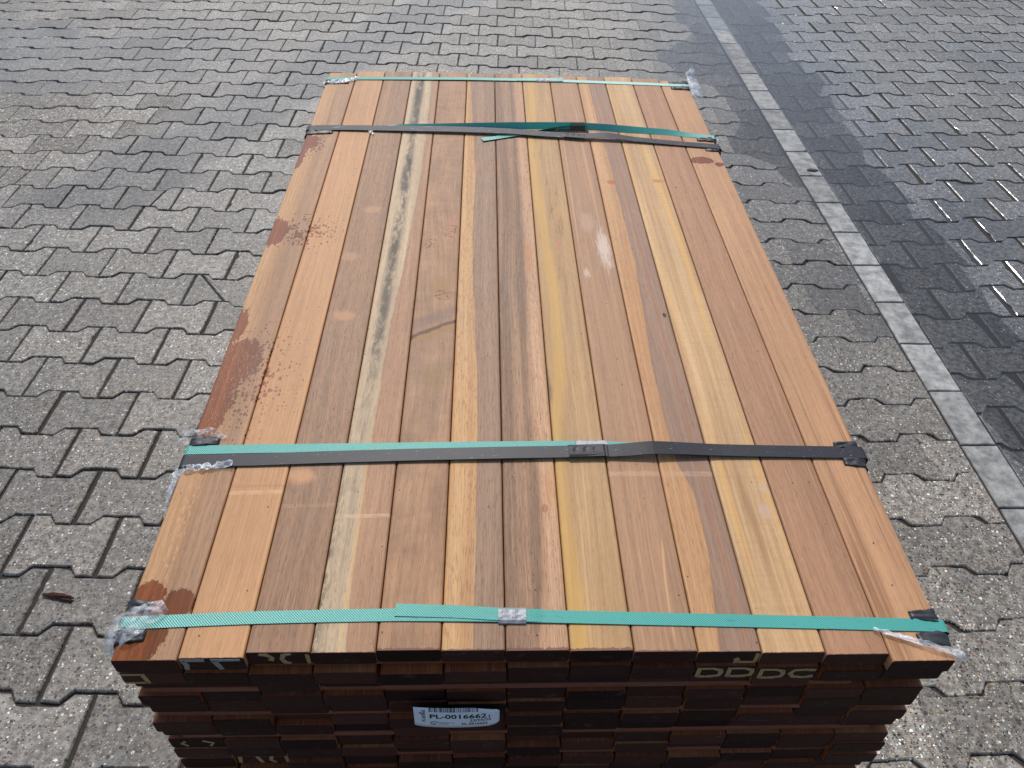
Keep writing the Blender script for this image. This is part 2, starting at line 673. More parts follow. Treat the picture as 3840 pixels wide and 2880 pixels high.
OFF = 0.5 + AMP / PB
cells = []
for r in range(-46, 24):
    for n in range(-40, 22):
        u = n + (0.5 if r % 2 else 0.0)
        cells.append((u + 0.5, r - OFF, (n, r)))
cells = [c for c in cells if -5.2 < lat_left(c[0], c[1])[0] < 1.4 and -0.6 < lat_left(c[0], c[1])[1] < 8.2]
# broken blocks seen in the photograph: (n, row) -> crack line in block coordinates
SPLITS = {(2, 1): ((-0.06, 0.05), (0.03, -0.06)), (-2, -4): ((-0.01, 0.06), (-0.03, -0.06)),
          (0, -3): ((0.045, 0.06), (0.02, -0.06)), (-1, -14): ((0.03, 0.06), (0.01, -0.06)),
          (4, -21): ((-0.07, 0.05), (-0.03, -0.06))}
pavement = lay_field(lat_left, "pavement", -1, cells, M_PAVER, SPLITS)

cells = []
for mm in range(-34, 24):
    for n in range(-6, 26):
        lab = n + (0.5 if mm % 2 else 0.0)
        cells.append((lab + 0.5, mm - OFF, (n, mm)))
cells = [c for c in cells if 1.0 < lat_right(c[0], c[1])[0] < 5.2 and -0.6 < lat_right(c[0], c[1])[1] < 8.2]
road = lay_field(lat_right, "road", 1, cells, M_ROAD)

# kerb strip
kerb = bpy.data.objects.new("kerb_strip", None)
COL.objects.link(kerb)
tag(kerb, kind="structure")
rsk = random.Random(5)
kang = math.atan2(1, -0.04147)
for k in range(-16, 24):
    y = 3.13 + 0.2097 * (k + 0.5)
    x = kerb_x(y) + KERB_W / 2
    hl, hw = 0.2097 / 2 - 0.0024, KERB_W / 2
    poly = [(-hl, -hw), (hl, -hw), (hl, hw), (-hl, hw)]
    fine = []
    for i in range(4):
        a, b = np.array(poly[i]), np.array(poly[(i + 1) % 4])
        kk = int(np.hypot(*(b - a)) / 0.02)
        for j in range(kk):
            q = a + (b - a) * j / kk
            fine.append((q[0] * (1 - abs(rsk.gauss(0, 0.006))), q[1] * (1 - abs(rsk.gauss(0, 0.010)))))
    if k == 0:  # stone with a broken far corner
        fine = clip(fine, -hl + 0.016, -hw, -0.8, -0.6)
    vs, fs = block_geo(fine, ch=0.0035, depth=0.03)
    me = mesh("kerb_stone", vs, fs)
    o = link("kerb_stone", me, (M_KERB,), kerb)
    z = max(terrain(x, y) + 0.002, WATER_Z + 0.0022)
    if y > 4.15: z = WATER_Z + 0.0004 - 0.0015 * (y > 4.5)
    o.matrix_world = Matrix.Translation((x, y, z)) @ Matrix.Rotation(kang + rsk.gauss(0, 0.004), 4, 'Z') @ Matrix.Rotation(rsk.gauss(0, 0.008), 4, 'X')

# puddle
vs = []
edge = [(1.02, 1.5), (1.35, 0.9), (1.95, 0.9), (2.6, 1.2), (3.3, 2.0), (3.9, 3.2), (4.3, 5.2), (4.2, 7.6), (0.9, 7.6), (0.35, 6.0), (0.30, 4.4), (0.62, 3.6), (0.66, 2.6), (0.85, 2.0)]
me = mesh("puddle", [(x, y, WATER_Z) for x, y in edge], [tuple(range(len(edge)))])
puddle = link("puddle", me, (M_WATER,))
tag(puddle, kind="structure")


# ------------------------------------------------------------------ materials: timber
CELL, PW, PT = 0.0735, 0.0724, 0.0252
KW = (0.87, 0.775, 0.685)   # albedo scale for colours read off the sunlit picture
ELL_WET = [(.004, 1.275, .030, .040), (.0, 1.20, .014, .055), (.004, .890, .032, .050), (-.004, .450, .046, .125), (.026, .510, .036, .055),
           (.018, .078, .020, .026), (.054, .072, .018, .022), (.002, .020, .034, .050), (.030, .030, .022, .030), (.0, .60, .020, .05)]
ELL_DROP = [(.060, .890, .085, .075), (.060, .470, .070, .130), (.020, 1.26, .04, .08)]
ELL_13 = [(.907, 1.214, .029, .017), (.943, 1.196, .011, .010)]


def ellipses(g, vec, ells):
    best = None
    for cx, cy, rx, ry in ells:
        d = g.v('LENGTH', g.v('MULTIPLY', g.v('SUBTRACT', vec, (cx, cy, 0)), (1 / rx, 1 / ry, 0)))
        best = d if best is None else g.m('MINIMUM', best, d)
    return best


def wood(name, i, A, B, pore=(92, 62, 46), pores=0.5, streak=0.35, sxs=55.0, sap=None, sapcol=None, sapedge=0.0012, extra=None,
         wet=None, drops=None, ragged=0.0015, curl=0.0, vari=False, tint_off=(0, 0, 0)):
    g = G(name)
    co = g.obj()
    if i is None:
        off = g.comb(g.m('MULTIPLY', g.rnd(), 37.0), g.m('MULTIPLY', g.rnd(), 91.0), 0.0)
        sco = g.v('ADD', co, off)
        bco = co
    else:
        bco = g.v('ADD', co, ((i + 0.5) * CELL, 0, 0))
        sco = g.v('ADD', co, (i * 3.17, i * 7.3, i * 1.9))
    X = g.xyz(co)
    w = g.noise(g.v('MULTIPLY', sco, (6, 1.6, 6)), 1, 2, 0.5, 0, True)
    wv = g.v('ADD', sco, g.v('MULTIPLY', g.v('SUBTRACT', w, (.5, .5, .5)), (0.024 + curl * 0.05, 0, 0)))
    st = g.noise(g.v('MULTIPLY', wv, (sxs, 0.9 + curl * 8, sxs)), 1, 3, 0.6)
    st2 = g.noise(g.v('MULTIPLY', wv, (sxs * 4.2, 1.8 + curl * 6, sxs * 4)), 1, 3, 0.65)
    f = g.ss(g.m('ADD', g.m('MULTIPLY', st, 0.72), g.m('MULTIPLY', st2, 0.28)), 0.5 - streak * 0.5, 0.5 + streak * 0.5)
    col = g.mix(f, srgb(*A, KW), srgb(*B, KW))
    if sap:
        yy = g.m('DIVIDE', X[1], 1.7, clamp=True)
        c = g.curve(yy, [(y / 1.7, (x + 0.04) / 0.08) for y, x in sap])
        xb = g.m('SUBTRACT', g.m('MULTIPLY', c, 0.08), 0.04)
        wob = g.m('MULTIPLY', g.m('SUBTRACT', g.noise(g.v('MULTIPLY', sco, (3, 14, 3)), 1, 3, 0.6), 0.5), 0.007)
        dd = g.m('ADD', g.m('SUBTRACT', X[0], xb), wob)
        sm = g.ss(dd, sapedge, -sapedge)
        scol = g.mix(g.ss(st, 0.35, 0.65), srgb(*sapcol[0], KW), srgb(*sapcol[1], KW))
        g.sapmask = sm
        # dark line where the sapwood ends
        rim = g.m('MULTIPLY', g.ss(g.m('ABSOLUTE', dd), sapedge * 2.2, 0.0), 0.22)
        col = g.mix(sm, col, scol)
        col = g.mix(rim, col, srgb(116, 84, 58, KW))
    ms = g.noise(g.v('MULTIPLY', wv, (170, 1.7, 170)), 1, 3, 0.6)
    col = g.bright(col, g.rng(ms, 0.80, 1.20))
    # broad tone changes along and across the board
    lg = g.noise(g.v('MULTIPLY', sco, (9, 2.6, 9)), 1, 3, 0.55)
    col = g.bright(col, g.rng(lg, 0.78, 1.22))
    # interlocked grain: faint cross bands
    fg = g.noise(g.v('MULTIPLY', wv, (16, 34, 16)), 1, 3, 0.6, 0.6)
    col = g.bright(col, g.rng(fg, 0.94 - curl * 0.25, 1.06 + curl * 0.25))
    # open pores: short dark dashes along the grain
    pn = g.noise(g.v('MULTIPLY', wv, (900, 70, 900)), 1, 2, 0.55)
    pm = g.m('MULTIPLY', g.ss(pn, 0.56, 0.68), pores * 0.7)
    pn2 = g.noise(g.v('MULTIPLY', wv, (600, 13, 600)), 1, 3, 0.7)
    pm2 = g.m('MULTIPLY', g.ss(pn2, 0.52, 0.76), pores * 0.75)
    fb = g.noise(g.v('MULTIPLY', wv, (380, 3.2, 380)), 1, 3, 0.65)
    col = g.bright(col, g.rng(fb, 0.74, 1.26))
    col = g.mix(g.m('MAXIMUM', pm, pm2), col, srgb(*pore, KW))
    lt = g.m('MULTIPLY', g.ss(pn2, 0.46, 0.30), 0.26)
    col = g.mix(lt, col, srgb(226, 190, 150, KW))
    # dust specks and small bark flecks
    vo = g.vor(g.v('MULTIPLY', sco, (1, 0.7, 0)), 46.0)
    rgb = g.node("ShaderNodeSeparateColor")
    g.put(rgb.inputs[0], vo.outputs["Color"])
    fl = g.m('MULTIPLY', g.m('LESS_THAN', vo.outputs["Distance"], g.m('MULTIPLY', rgb.outputs[1], 0.055)), g.m('GREATER_THAN', rgb.outputs[0], 0.80))
    col = g.mix(g.m('MULTIPLY', fl, 0.8), col, srgb(58, 36, 26))
    rough = g.rng(lg, 0.50, 0.64)
    if extra: col = extra(g, col, bco, co, sco)
    if wet:
        nv = g.noise(g.v('MULTIPLY', sco, (75, 48, 1)), 1, 5, 0.75)
        d = g.m('ADD', ellipses(g, bco, wet), g.m('MULTIPLY', g.m('SUBTRACT', nv, 0.5), 1.35))
        wm = g.ss(d, 1.05, 0.96)
        if drops:
            dd = g.m('ADD', ellipses(g, bco, drops), g.m('MULTIPLY', g.m('SUBTRACT', nv, 0.5), 0.5))
            vd = g.vor(g.v('MULTIPLY', bco, (1, 0.62, 0)), 190.0)
            rg = g.node("ShaderNodeSeparateColor")
            g.put(rg.inputs[0], vd.outputs["Color"])
            dm = g.m('LESS_THAN', vd.outputs["Distance"], g.m('MULTIPLY', rg.outputs[0], g.m('SUBTRACT', 0.92, g.m('MULTIPLY', dd, 0.66))))
            dm = g.m('MULTIPLY', dm, g.m('GREATER_THAN', rg.outputs[1], g.m('MULTIPLY', dd, 0.70)))
            wm = g.m('MAXIMUM', wm, dm)
        wc = g.mix(1.0, col, (0.44, 0.215, 0.075, 1), 'MULTIPLY')
        wc = g.bright(wc, g.rng(fb, 0.62, 1.38))
        wc = g.mix(g.m('MULTIPLY', pm2, 0.5), wc, srgb(74, 36, 16, KW))
        edge = g.ss(g.m('ABSOLUTE', g.m('SUBTRACT', d, 1.0)), 0.10, 0.0)
        wc = g.bright(wc, g.rng(edge, 1.05, 0.80))
        col = g.mix(wm, col, wc)
        rough = g.rng(wm, 0.57, 0.22)
    # wax of the painted end creeping over the edge
    yr = g.m('ADD', X[1], g.m('MULTIPLY', g.noise(g.v('MULTIPLY', sco, (130, 0, 0)), 1, 3, 0.7), -ragged * 3.2))
    col = g.mix(g.m('MULTIPLY', g.ss(yr, 0.0006 - ragged * 0.6, -0.0004 - ragged * 0.6), 0.8), col, srgb(112, 74, 66, KW))
    hb = g.m('SUBTRACT', g.m('MULTIPLY', pn2, 0.5), g.m('MULTIPLY', pm, 1.2))
    if wet: hb = g.m('MULTIPLY', hb, g.rng(wm, 1.0, 0.25))
    g.bump(hb, 0.35, 0.0006)
    sp = 0.30
    if wet: sp = g.rng(wm, 0.30, 0.32)
    return g.fin(col, rough, 0.0, sp)


def smudge(g, col, bco, c, r, ncol, amt, sc=(60, 20, 1), namp=0.9, soft=0.35):
    n = g.noise(g.v('MULTIPLY', bco, sc), 1, 4, 0.65)
    d = g.m('ADD', ellipses(g, bco, [(c[0], c[1], r[0], r[1])]), g.m('MULTIPLY', g.m('SUBTRACT', n, 0.5), namp))
    return g.mix(g.m('MULTIPLY', g.ss(d, 1.0, 1.0 - soft), amt), col, srgb(*ncol, KW))


def line_mark(g, col, bco, y0, half, x0, x1, ncol, amt, slope=0.0):
    X = g.xyz(bco)
    d = g.m('ABSOLUTE', g.m('SUBTRACT', g.m('SUBTRACT', X[1], g.m('MULTIPLY', X[0], slope)), y0))
    k = g.m('MULTIPLY', g.ss(d, half, half * 0.5), g.m('MULTIPLY', g.m('GREATER_THAN', X[0], x0), g.m('LESS_THAN', X[0], x1)))
    n = g.noise(g.v('MULTIPLY', bco, (60, 200, 1)), 1, 3, 0.7)
    return g.mix(g.m('MULTIPLY', g.m('MULTIPLY', k, amt), g.ss(n, 0.25, 0.6)), col, srgb(*ncol, KW))


def ex_p1(g, col, b, co, sco):
    # rougher sawn pale flecks down the middle of the board near its front
    X = g.xyz(co)
    n = g.noise(g.v('MULTIPLY', sco, (260, 90, 1)), 1, 3, 0.7)
    k = g.m('MULTIPLY', g.ss(n, 0.52, 0.66), g.ss(g.m('ABSOLUTE', g.m('ADD', X[0], 0.010)), 0.012, 0.004))
    k = g.m('MULTIPLY', k, g.ss(X[1], 0.36, 0.22))
    return g.mix(g.m('MULTIPLY', k, 0.6), col, srgb(226, 186, 138, KW))


def ex_p2(g, col, b, co, sco):
    X = g.xyz(co)
    col = g.mix(g.m('MULTIPLY', g.ss(X[0], 0.029, 0.033), 0.5), col, srgb(226, 178, 128, KW))  # light catching the rounded right edge, painted into the colour
    col = line_mark(g, col, b, 0.236, 0.0045, 0.0, 1.0, (228, 186, 142), 0.7, 0.03)
    return line_mark(g, col, b, 0.247, 0.0035, 0.0, 1.0, (170, 124, 90), 0.4, 0.03)


def ex_p3(g, col, b, co, sco):
    for y, x, a in ((0.262, .165, .7), (.62, .175, .5), (.80, .165, .4), (0.97, .19, .4)):
        col = smudge(g, col, b, (x, y), (.028, .020), (214, 166, 122), a * 1.1, (50, 40, 1), 0.8, 0.7)
    return line_mark(g, col, b, 0.205, 0.004, 0.0, 1.0, (196, 160, 128), 0.4, 0.03)


def ex_p4(g, col, b, co, sco):
    # black mould bloom on the pale half
    X = g.xyz(co)
    n = g.noise(g.v('MULTIPLY', sco, (120, 42, 1)), 1, 5, 0.75)
    n2 = g.noise(g.v('MULTIPLY', sco, (34, 4.5, 1)), 1, 3, 0.6)
    cen = g.m('SUBTRACT', -0.011, g.m('MULTIPLY', g.ss(X[1], 1.1, 0.0), 0.010))
    band = g.ss(g.m('ABSOLUTE', g.m('SUBTRACT', X[0], cen)), 0.016, 0.002)
    amt = g.m('ADD', g.m('MULTIPLY', g.ss(X[1], 0.30, 0.62), 0.75), 0.25)
    k = g.m('MULTIPLY', g.m('MULTIPLY', band, amt), g.ss(g.m('ADD', g.m('MULTIPLY', n, 0.65), g.m('MULTIPLY', n2, 0.5)), 0.44, 0.64))
    col = g.mix(g.m('MULTIPLY', k, 0.85), col, srgb(56, 53, 45, KW))
    edge = g.m('MULTIPLY', g.ss(X[0], -0.024, -0.035), g.m('MULTIPLY', g.ss(n, 0.42, 0.60), g.ss(X[1], 0.50, 0.05)))
    col = g.mix(g.m('MULTIPLY', edge, 0.75), col, srgb(64, 58, 50, KW))
    dk = g.m('MULTIPLY', g.m('MULTIPLY', g.ss(n2, 0.46, 0.62), g.rng(n, 0.5, 1.2)), g.m('MULTIPLY', band, g.ss(X[1], 0.70, 1.0)))
    col = g.mix(g.m('MULTIPLY', dk, 0.80), col, srgb(46, 44, 38, KW))
    yl = g.m('MULTIPLY', g.ss(g.m('ABSOLUTE', g.m('SUBTRACT', X[0], -0.004)), 0.004, 0.0), g.ss(X[1], 0.55, 0.1))
    col = g.mix(g.m('MULTIPLY', yl, 0.55), col, srgb(226, 190, 120, KW))
    return line_mark(g, col, b, 0.186, 0.004, 0.0, 1.0, (222, 196, 164), 0.6, 0.03)


def ex_p5(g, col, b, co, sco):
    X = g.xyz(b)
    d = g.m('SUBTRACT', g.m('SUBTRACT', X[1], 0.560), g.m('MULTIPLY', g.m('SUBTRACT', X[0], 0.294), 0.62))
    d = g.m('ADD', d, g.m('MULTIPLY', g.m('SUBTRACT', g.noise(g.v('MULTIPLY', b, (60, 60, 1)), 1, 2), 0.5), 0.014))
    col = g.mix(g.m('MULTIPLY', g.ss(g.m('ABSOLUTE', d), 0.009, 0.002), 0.95), col, srgb(92, 58, 30, KW))
    col = g.mix(g.m('MULTIPLY', g.ss(g.m('ABSOLUTE', g.m('SUBTRACT', d, 0.030)), 0.022, 0.004), 0.60), col, srgb(132, 108, 98, KW))
    col = g.mix(g.m('MULTIPLY', g.ss(g.m('ABSOLUTE', g.m('ADD', d, 0.012)), 0.012, 0.002), 0.6), col, srgb(164, 124, 62, KW))
    col = smudge(g, col, b, (.335, .46), (.034, .055), (146, 116, 66), 0.70, (30, 20, 1), 0.9, 0.8)
    col = smudge(g, col, b, (.338, .70), (.030, .045), (164, 126, 72), 0.70, (30, 20, 1), 0.9, 0.8)
    col = smudge(g, col, b, (.352, .90), (.016, .060), (204, 140, 114), 0.55, (30, 20, 1), 0.9, 0.8)
    # hair cracks
    for cx, cy, rx, ry in ((.350, .89, .018, .03), (.343, .68, .018, .02), (.312, .845, .012, .03)):
        vo = g.vor(g.v('ADD', g.v('MULTIPLY', b, (0.42, 1.0, 0)), g.v('MULTIPLY', g.noise(g.v('MULTIPLY', b, (70, 120, 1)), 1, 2, 0.5, 0, True), (0.012, 0.016, 0))), 95.0, feature='DISTANCE_TO_EDGE')
        k = g.m('MULTIPLY', g.m('LESS_THAN', vo.outputs["Distance"], 0.045), g.ss(ellipses(g, b, [(cx, cy, rx, ry)]), 1.0, 0.7))
        col = g.mix(g.m('MULTIPLY', k, 0.9), col, srgb(96, 58, 40, KW))
    return col


def ex_p7(g, col, b, co, sco):
    col = smudge(g, col, b, (.498, .80), (.010, .075), (196, 130, 74), 0.55, (70, 14, 1), 0.9, 0.7)
    col = smudge(g, col, b, (.506, .24), (.010, .05), (206, 150, 100), 0.5, (70, 14, 1), 0.9, 0.7)
    return smudge(g, col, b, (.497, .205), (.006, .008), (160, 88, 52), 0.5)


def ex_p8(g, col, b, co, sco):
    X = g.xyz(b)
    n = g.m('MULTIPLY', g.m('SUBTRACT', g.noise(g.v('MULTIPLY', sco, (5, 4, 1)), 1, 3), 0.5), 0.022)
    c = g.curve(g.m('DIVIDE', X[1], 1.7, clamp=True), [(0, .16), (.15, .10), (.36, .34), (.45, .29), (.51, .23), (.73, .17), (1.0, .30)])
    xc = g.m('ADD', g.m('MULTIPLY', c, 0.0735), 0.5145)
    d = g.m('ABSOLUTE', g.m('ADD', g.m('SUBTRACT', X[0], xc), n))
    yl = g.m('MULTIPLY', g.ss(d, 0.017, 0.003), g.rng(g.noise(g.v('MULTIPLY', sco, (20, 5, 1)), 1, 3), 0.35, 1.1))
    col = g.mix(g.m('MULTIPLY', yl, 0.68), col, srgb(224, 182, 92, KW))
    n3 = g.noise(g.v('MULTIPLY', sco, (90, 10, 1)), 1, 4, 0.7)
    ol = g.m('MULTIPLY', g.ss(n3, 0.50, 0.68), g.ss(g.noise(g.v('MULTIPLY', sco, (26, 2.2, 1)), 1, 3), 0.46, 0.62))
    col = g.mix(g.m('MULTIPLY', ol, 0.70), col, srgb(112, 92, 62, KW))
    col = smudge(g, col, b, (.560, .85), (.006, .018), (206, 128, 104), 0.5)
    return col


def ex_p9(g, col, b, co, sco):
    X = g.xyz(co)
    s = g.noise(g.v('MULTIPLY', sco, (190, 0.9, 1)), 1, 2, 0.5)
    col = g.mix(g.m('MULTIPLY', g.ss(s, 0.60, 0.72), 0.45), col, srgb(230, 182, 132, KW))
    col = smudge(g, col, b, (.644, .835), (.017, .090), (220, 204, 190), 0.9, (420, 34, 1), 2.0, 0.7)
    col = smudge(g, col, b, (.604, .752), (.008, .022), (216, 198, 184), 0.75, (320, 60, 1), 1.8, 0.7)
    col = smudge(g, col, b, (.620, .93), (.020, .05), (206, 176, 154), 0.5, (60, 30, 1), 0.9, 0.6)
    # pale loop of grain near the front
    Y = X[1]
    loop = g.m('ABSOLUTE', g.m('SUBTRACT', g.v('LENGTH', g.v('MULTIPLY', g.v('SUBTRACT', b, (.655, .02, 0)), (1 / .018, 1 / .155, 0))), 1.0))
    k = g.m('MULTIPLY', g.ss(loop, 0.10, 0.03), g.m('MULTIPLY', g.ss(Y, 0.0, 0.03), g.m('LESS_THAN', X[0], 0.020)))
    col = g.mix(g.m('MULTIPLY', k, 0.55), col, srgb(232, 186, 138, KW))
    return line_mark(g, col, b, 0.268, 0.006, 0.0, 1.0, (216, 178, 146), 0.5, 0.0)  # pale band painted in for light thrown back by the steel strap


def ex_p10(g, col, b, co, sco):
    col = smudge(g, col, b, (.690, 1.096), (.014, .012), (190, 104, 52), 0.8, (140, 90, 1), 1.2, 0.5)
    col = smudge(g, col, b, (.7265, .628), (.0036, .008), (52, 38, 32), 0.95, (200, 120, 1), 0.6, 0.3)
    X = g.xyz(co)
    k = g.ss(g.m('ABSOLUTE', g.m('SUBTRACT', X[0], g.m('MULTIPLY_ADD', X[1], -0.006, 0.021))), 0.0035, 0.0005)
    col = g.mix(g.m('MULTIPLY', k, 0.45), col, srgb(176, 116, 78, KW))
    return line_mark(g, col, b, 0.268, 0.006, 0.0, 1.0, (206, 174, 150), 0.5, 0.0)  # painted band of reflected strap light carries on across this board


def ex_p11(g, col, b, co, sco):
    n = g.noise(g.v('MULTIPLY', sco, (42, 1.3, 1)), 1, 3, 0.6)
    col = g.mix(g.m('MULTIPLY', g.ss(n, 0.55, 0.70), 0.65), col, srgb(156, 116, 80, KW))
    n = g.noise(g.v('MULTIPLY', sco, (38, 1.1, 3)), 1, 2, 0.6)
    col = g.mix(g.m('MULTIPLY', g.ss(n, 0.58, 0.70), 0.6), col, srgb(228, 182, 100, KW))
    cu = g.noise(g.v('MULTIPLY', sco, (10, 150, 1)), 1, 2, 0.5, 0.4)
    col = g.bright(col, g.rng(cu, 0.92, 1.08))
    col = smudge(g, col, b, (.792, 1.105), (.020, .010), (200, 132, 66), 0.8, (120, 120, 1), 1.3, 0.5)
    col = smudge(g, col, b, (.790, .205), (.010, .014), (206, 182, 168), 0.6)
    return smudge(g, col, b, (.798, .245), (.008, .010), (206, 186, 172), 0.5)


def ex_p12(g, col, b, co, sco):
    return smudge(g, col, b, (.826, 1.08), (.003, .004), (120, 60, 40), 0.8)


def ex_p13(g, col, b, co, sco):
    X = g.xyz(co)
    n = g.noise(g.v('MULTIPLY', sco, (110, 1.6, 1)), 1, 3, 0.6)
    k = g.m('MULTIPLY', g.ss(n, 0.53, 0.66), g.ss(X[1], 1.0, 0.3))
    return g.mix(g.m('MULTIPLY', k, 0.6), col, srgb(134, 94, 64, KW))


def sapn(i, pts): return [(y, x - (i + 0.5) * CELL) for y, x in pts]


TOP = [
    dict(A=(170, 136, 106), B=(188, 150, 114), pores=.45, streak=.30, extra=ex_p1, wet=ELL_WET, drops=ELL_DROP,
         sap=[(0, -.002), (.4, .004), (.9, .0), (1.7, .002)], sapcol=((192, 150, 108), (206, 166, 120)), sapedge=.012),
    dict(A=(194, 148, 106), B=(210, 166, 120), pores=.30, streak=.55, extra=ex_p2, wet=[(-.5, 0, .01, .01)], drops=ELL_DROP),
    dict(A=(150, 119, 94), B=(174, 139, 108), pores=.60, streak=.50, extra=ex_p3),
    dict(A=(168, 131, 102), B=(188, 148, 114), pores=.50, streak=.40, extra=ex_p4, sapedge=.002,
         sap=sapn(3, [(0, .262), (.085, .257), (.207, .255), (.33, .255), (.58, .259), (.86, .271), (1.25, .278), (1.7, .274)]),
         sapcol=((190, 170, 140), (212, 192, 160))),
    dict(A=(154, 120, 90), B=(184, 144, 108), pores=.40, streak=.40, sxs=30, curl=.9, extra=ex_p5, ragged=.0035),
    dict(A=(148, 120, 98), B=(168, 138, 112), pores=.60, streak=.40, sapedge=.0010, ragged=.0025,
         sap=sapn(5, [(0, .405), (.2, .406), (.40, .406), (.607, .400), (.857, .393), (1.136, .395), (1.357, .387), (1.7, .376)]),
         sapcol=((198, 152, 100), (214, 174, 122))),
    dict(A=(192, 154, 120), B=(206, 168, 134), pores=.70, streak=.22, sxs=95, extra=ex_p7, sapedge=.005, ragged=.004,
         sap=sapn(6, [(0, .476), (.2, .490), (.41, .484), (.77, .491), (1.2, .489), (1.7, .489)]), sapcol=((134, 106, 82), (174, 140, 110))),
    dict(A=(176, 142, 98), B=(202, 168, 120), pores=.35, streak=.40, sxs=40, extra=ex_p8, ragged=.004),
    dict(A=(172, 136, 106), B=(190, 152, 116), pores=.35, streak=.50, extra=ex_p9, ragged=.0025),
    dict(A=(152, 124, 106), B=(170, 140, 118), pores=.45, streak=.40, sapedge=.0010, extra=ex_p10,
         sap=sapn(9, [(0, .686), (.081, .694), (.204, .702), (.30, .688), (.45, .684), (.62, .691), (.84, .698), (1.07, .696), (1.45, .690), (1.7, .690)]),
         sapcol=((198, 152, 106), (214, 174, 128))),
    dict(A=(196, 160, 116), B=(222, 190, 144), pores=.30, streak=.35, sxs=45, extra=ex_p11),
    dict(A=(172, 132, 102), B=(190, 149, 116), pores=.50, streak=.60, extra=ex_p12),
    dict(A=(188, 146, 110), B=(208, 166, 126), pores=.35, streak=.45, extra=ex_p13, wet=ELL_13),
]
LABELS = ["tan edge plank with dark wet patches along its left side", "plain warm orange tan plank with a lit right edge painted pale",
          "greyish brown plank with fine dark pores", "half cream half brown plank with black mould stains",
          "brown figured plank crossed by a dark slanting streak", "two-tone plank, golden left half and grey brown right half",
          "dark striped brown plank with a pinkish right side", "golden yellow plank with olive streaks",
          "reddish brown plank with a whitish scuffed patch", "two-tone plank, tan left half and dull mauve brown right half",
          "pale cream and brown striped plank", "even pinkish brown plank", "tan edge plank with fine brown lines and a wet drop"]
WOOD_TOP = [wood("plank_wood", i, **d) for i, d in enumerate(TOP)]
WOOD_LOW = [wood("board_wood", None, (132, 72, 38), (168, 100, 56), pores=.5, streak=.5),
            wood("board_wood", None, (150, 92, 52), (184, 126, 80), pores=.4, streak=.5),
            wood("board_wood", None, (104, 58, 38), (140, 84, 54), pores=.6, streak=.4)]

M_LATH = wood("lath_wood", None, (176, 92, 42), (206, 124, 66), pores=.4, streak=.5)

g = G("waxed_end")
co = g.obj()
r = g.rnd()
sc = g.v('ADD', co, g.comb(g.m('MULTIPLY', r, 31.0), 0, g.m('MULTIPLY', r, 57.0)))
c = g.mix(g.noise(g.v('MULTIPLY', sc, (90, 1, 260)), 1, 4, 0.7), (0.011, 0.0045, 0.0032, 1), (0.050, 0.020, 0.013, 1))
c = g.mix(g.m('FRACT', g.m('MULTIPLY', r, 9.7)), c, (0.046, 0.016, 0.010, 1))
c = g.bright(c, g.rng(g.m('FRACT', g.m('MULTIPLY', r, 23.3)), 0.45, 1.25))
k = g.m('MULTIPLY', g.ss(g.noise(g.v('MULTIPLY', sc, (38, 1, 60)), 1, 4, 0.7), 0.56, 0.76), 0.55)
c = g.mix(k, c, (0.080, 0.070, 0.066, 1))
ck = g.m('MULTIPLY', g.ss(g.noise(g.v('MULTIPLY', sc, (420, 1, 30)), 1, 2, 0.6), 0.68, 0.74), 0.8)
c = g.mix(ck, c, (0.006, 0.004, 0.004, 1))
g.bump(g.noise(g.v('MULTIPLY', sc, (260, 1, 700)), 1, 3, 0.6), 0.5, 0.0008)
M_END = g.fin(g.bright(c, 1.45), 0.7, 0.0, 0.12)

g = G("pale_paint")
co = g.obj()
n = g.noise(g.v('MULTIPLY', co, (240, 1, 240)), 1, 4, 0.7)
M_MARK = g.fin(g.mix(g.ss(n, 0.56, 0.64), g.mix(n, srgb(136, 104, 66, .9), srgb(216, 180, 132, .9)), srgb(66, 42, 30, .9)), 0.75, 0, 0.2)
g = G("grey_paint")
co = g.obj()
n = g.noise(g.v('MULTIPLY', co, (240, 1, 240)), 1, 4, 0.7)
M_MARKG = g.fin(g.mix(n, srgb(104, 98, 90, .8), srgb(196, 190, 180, .8)), 0.75, 0, 0.2)


# ------------------------------------------------------------------ timber bundle
def plank_mesh(L, w=PW, t_=PT, r=0.0030, seg=3, e=0.0009):
    prof = []
    for cx, cz, a0 in ((w / 2 - r, r, -90), (w / 2 - r, t_ - r, 0), (-w / 2 + r, t_ - r, 90), (-w / 2 + r, r, 180)):
        for k in range(seg + 1):
            a = math.radians(a0 + 90 * k / seg)
            prof.append((cx + r * math.cos(a), cz + r * math.sin(a)))
    n = len(prof)
    ins = [(x - math.copysign(e, x), z + (e if z < t_ / 2 else -e)) for x, z in prof]
    vs, fs, ix = [], [], []
    for y, pr in ((0.0, ins), (e, prof), (L - e, prof), (L, ins)):
        vs += [(x, y, z) for x, z in pr]
    fs.append(tuple(range(n)))
    ix.append(1)
    for k in range(3):
        for i in range(n):
            j = (i + 1) % n
            fs.append((k * n + j, k * n + i, (k + 1) * n + i, (k + 1) * n + j))
            ix.append(0 if k == 1 else 1)
    fs.append(tuple(3 * n + i for i in reversed(range(n))))
    ix.append(1)
    return mesh("plank", vs, fs, ix)


bundle = bpy.data.objects.new("timber_bundle", None)
COL.objects.link(bundle)
bundle.location = BO
bundle.rotation_euler = (0, 0, BA)
tag(bundle, "strapped stack of reddish brown hardwood planks with dark waxed ends, standing on the grey paving", "timber bundle")

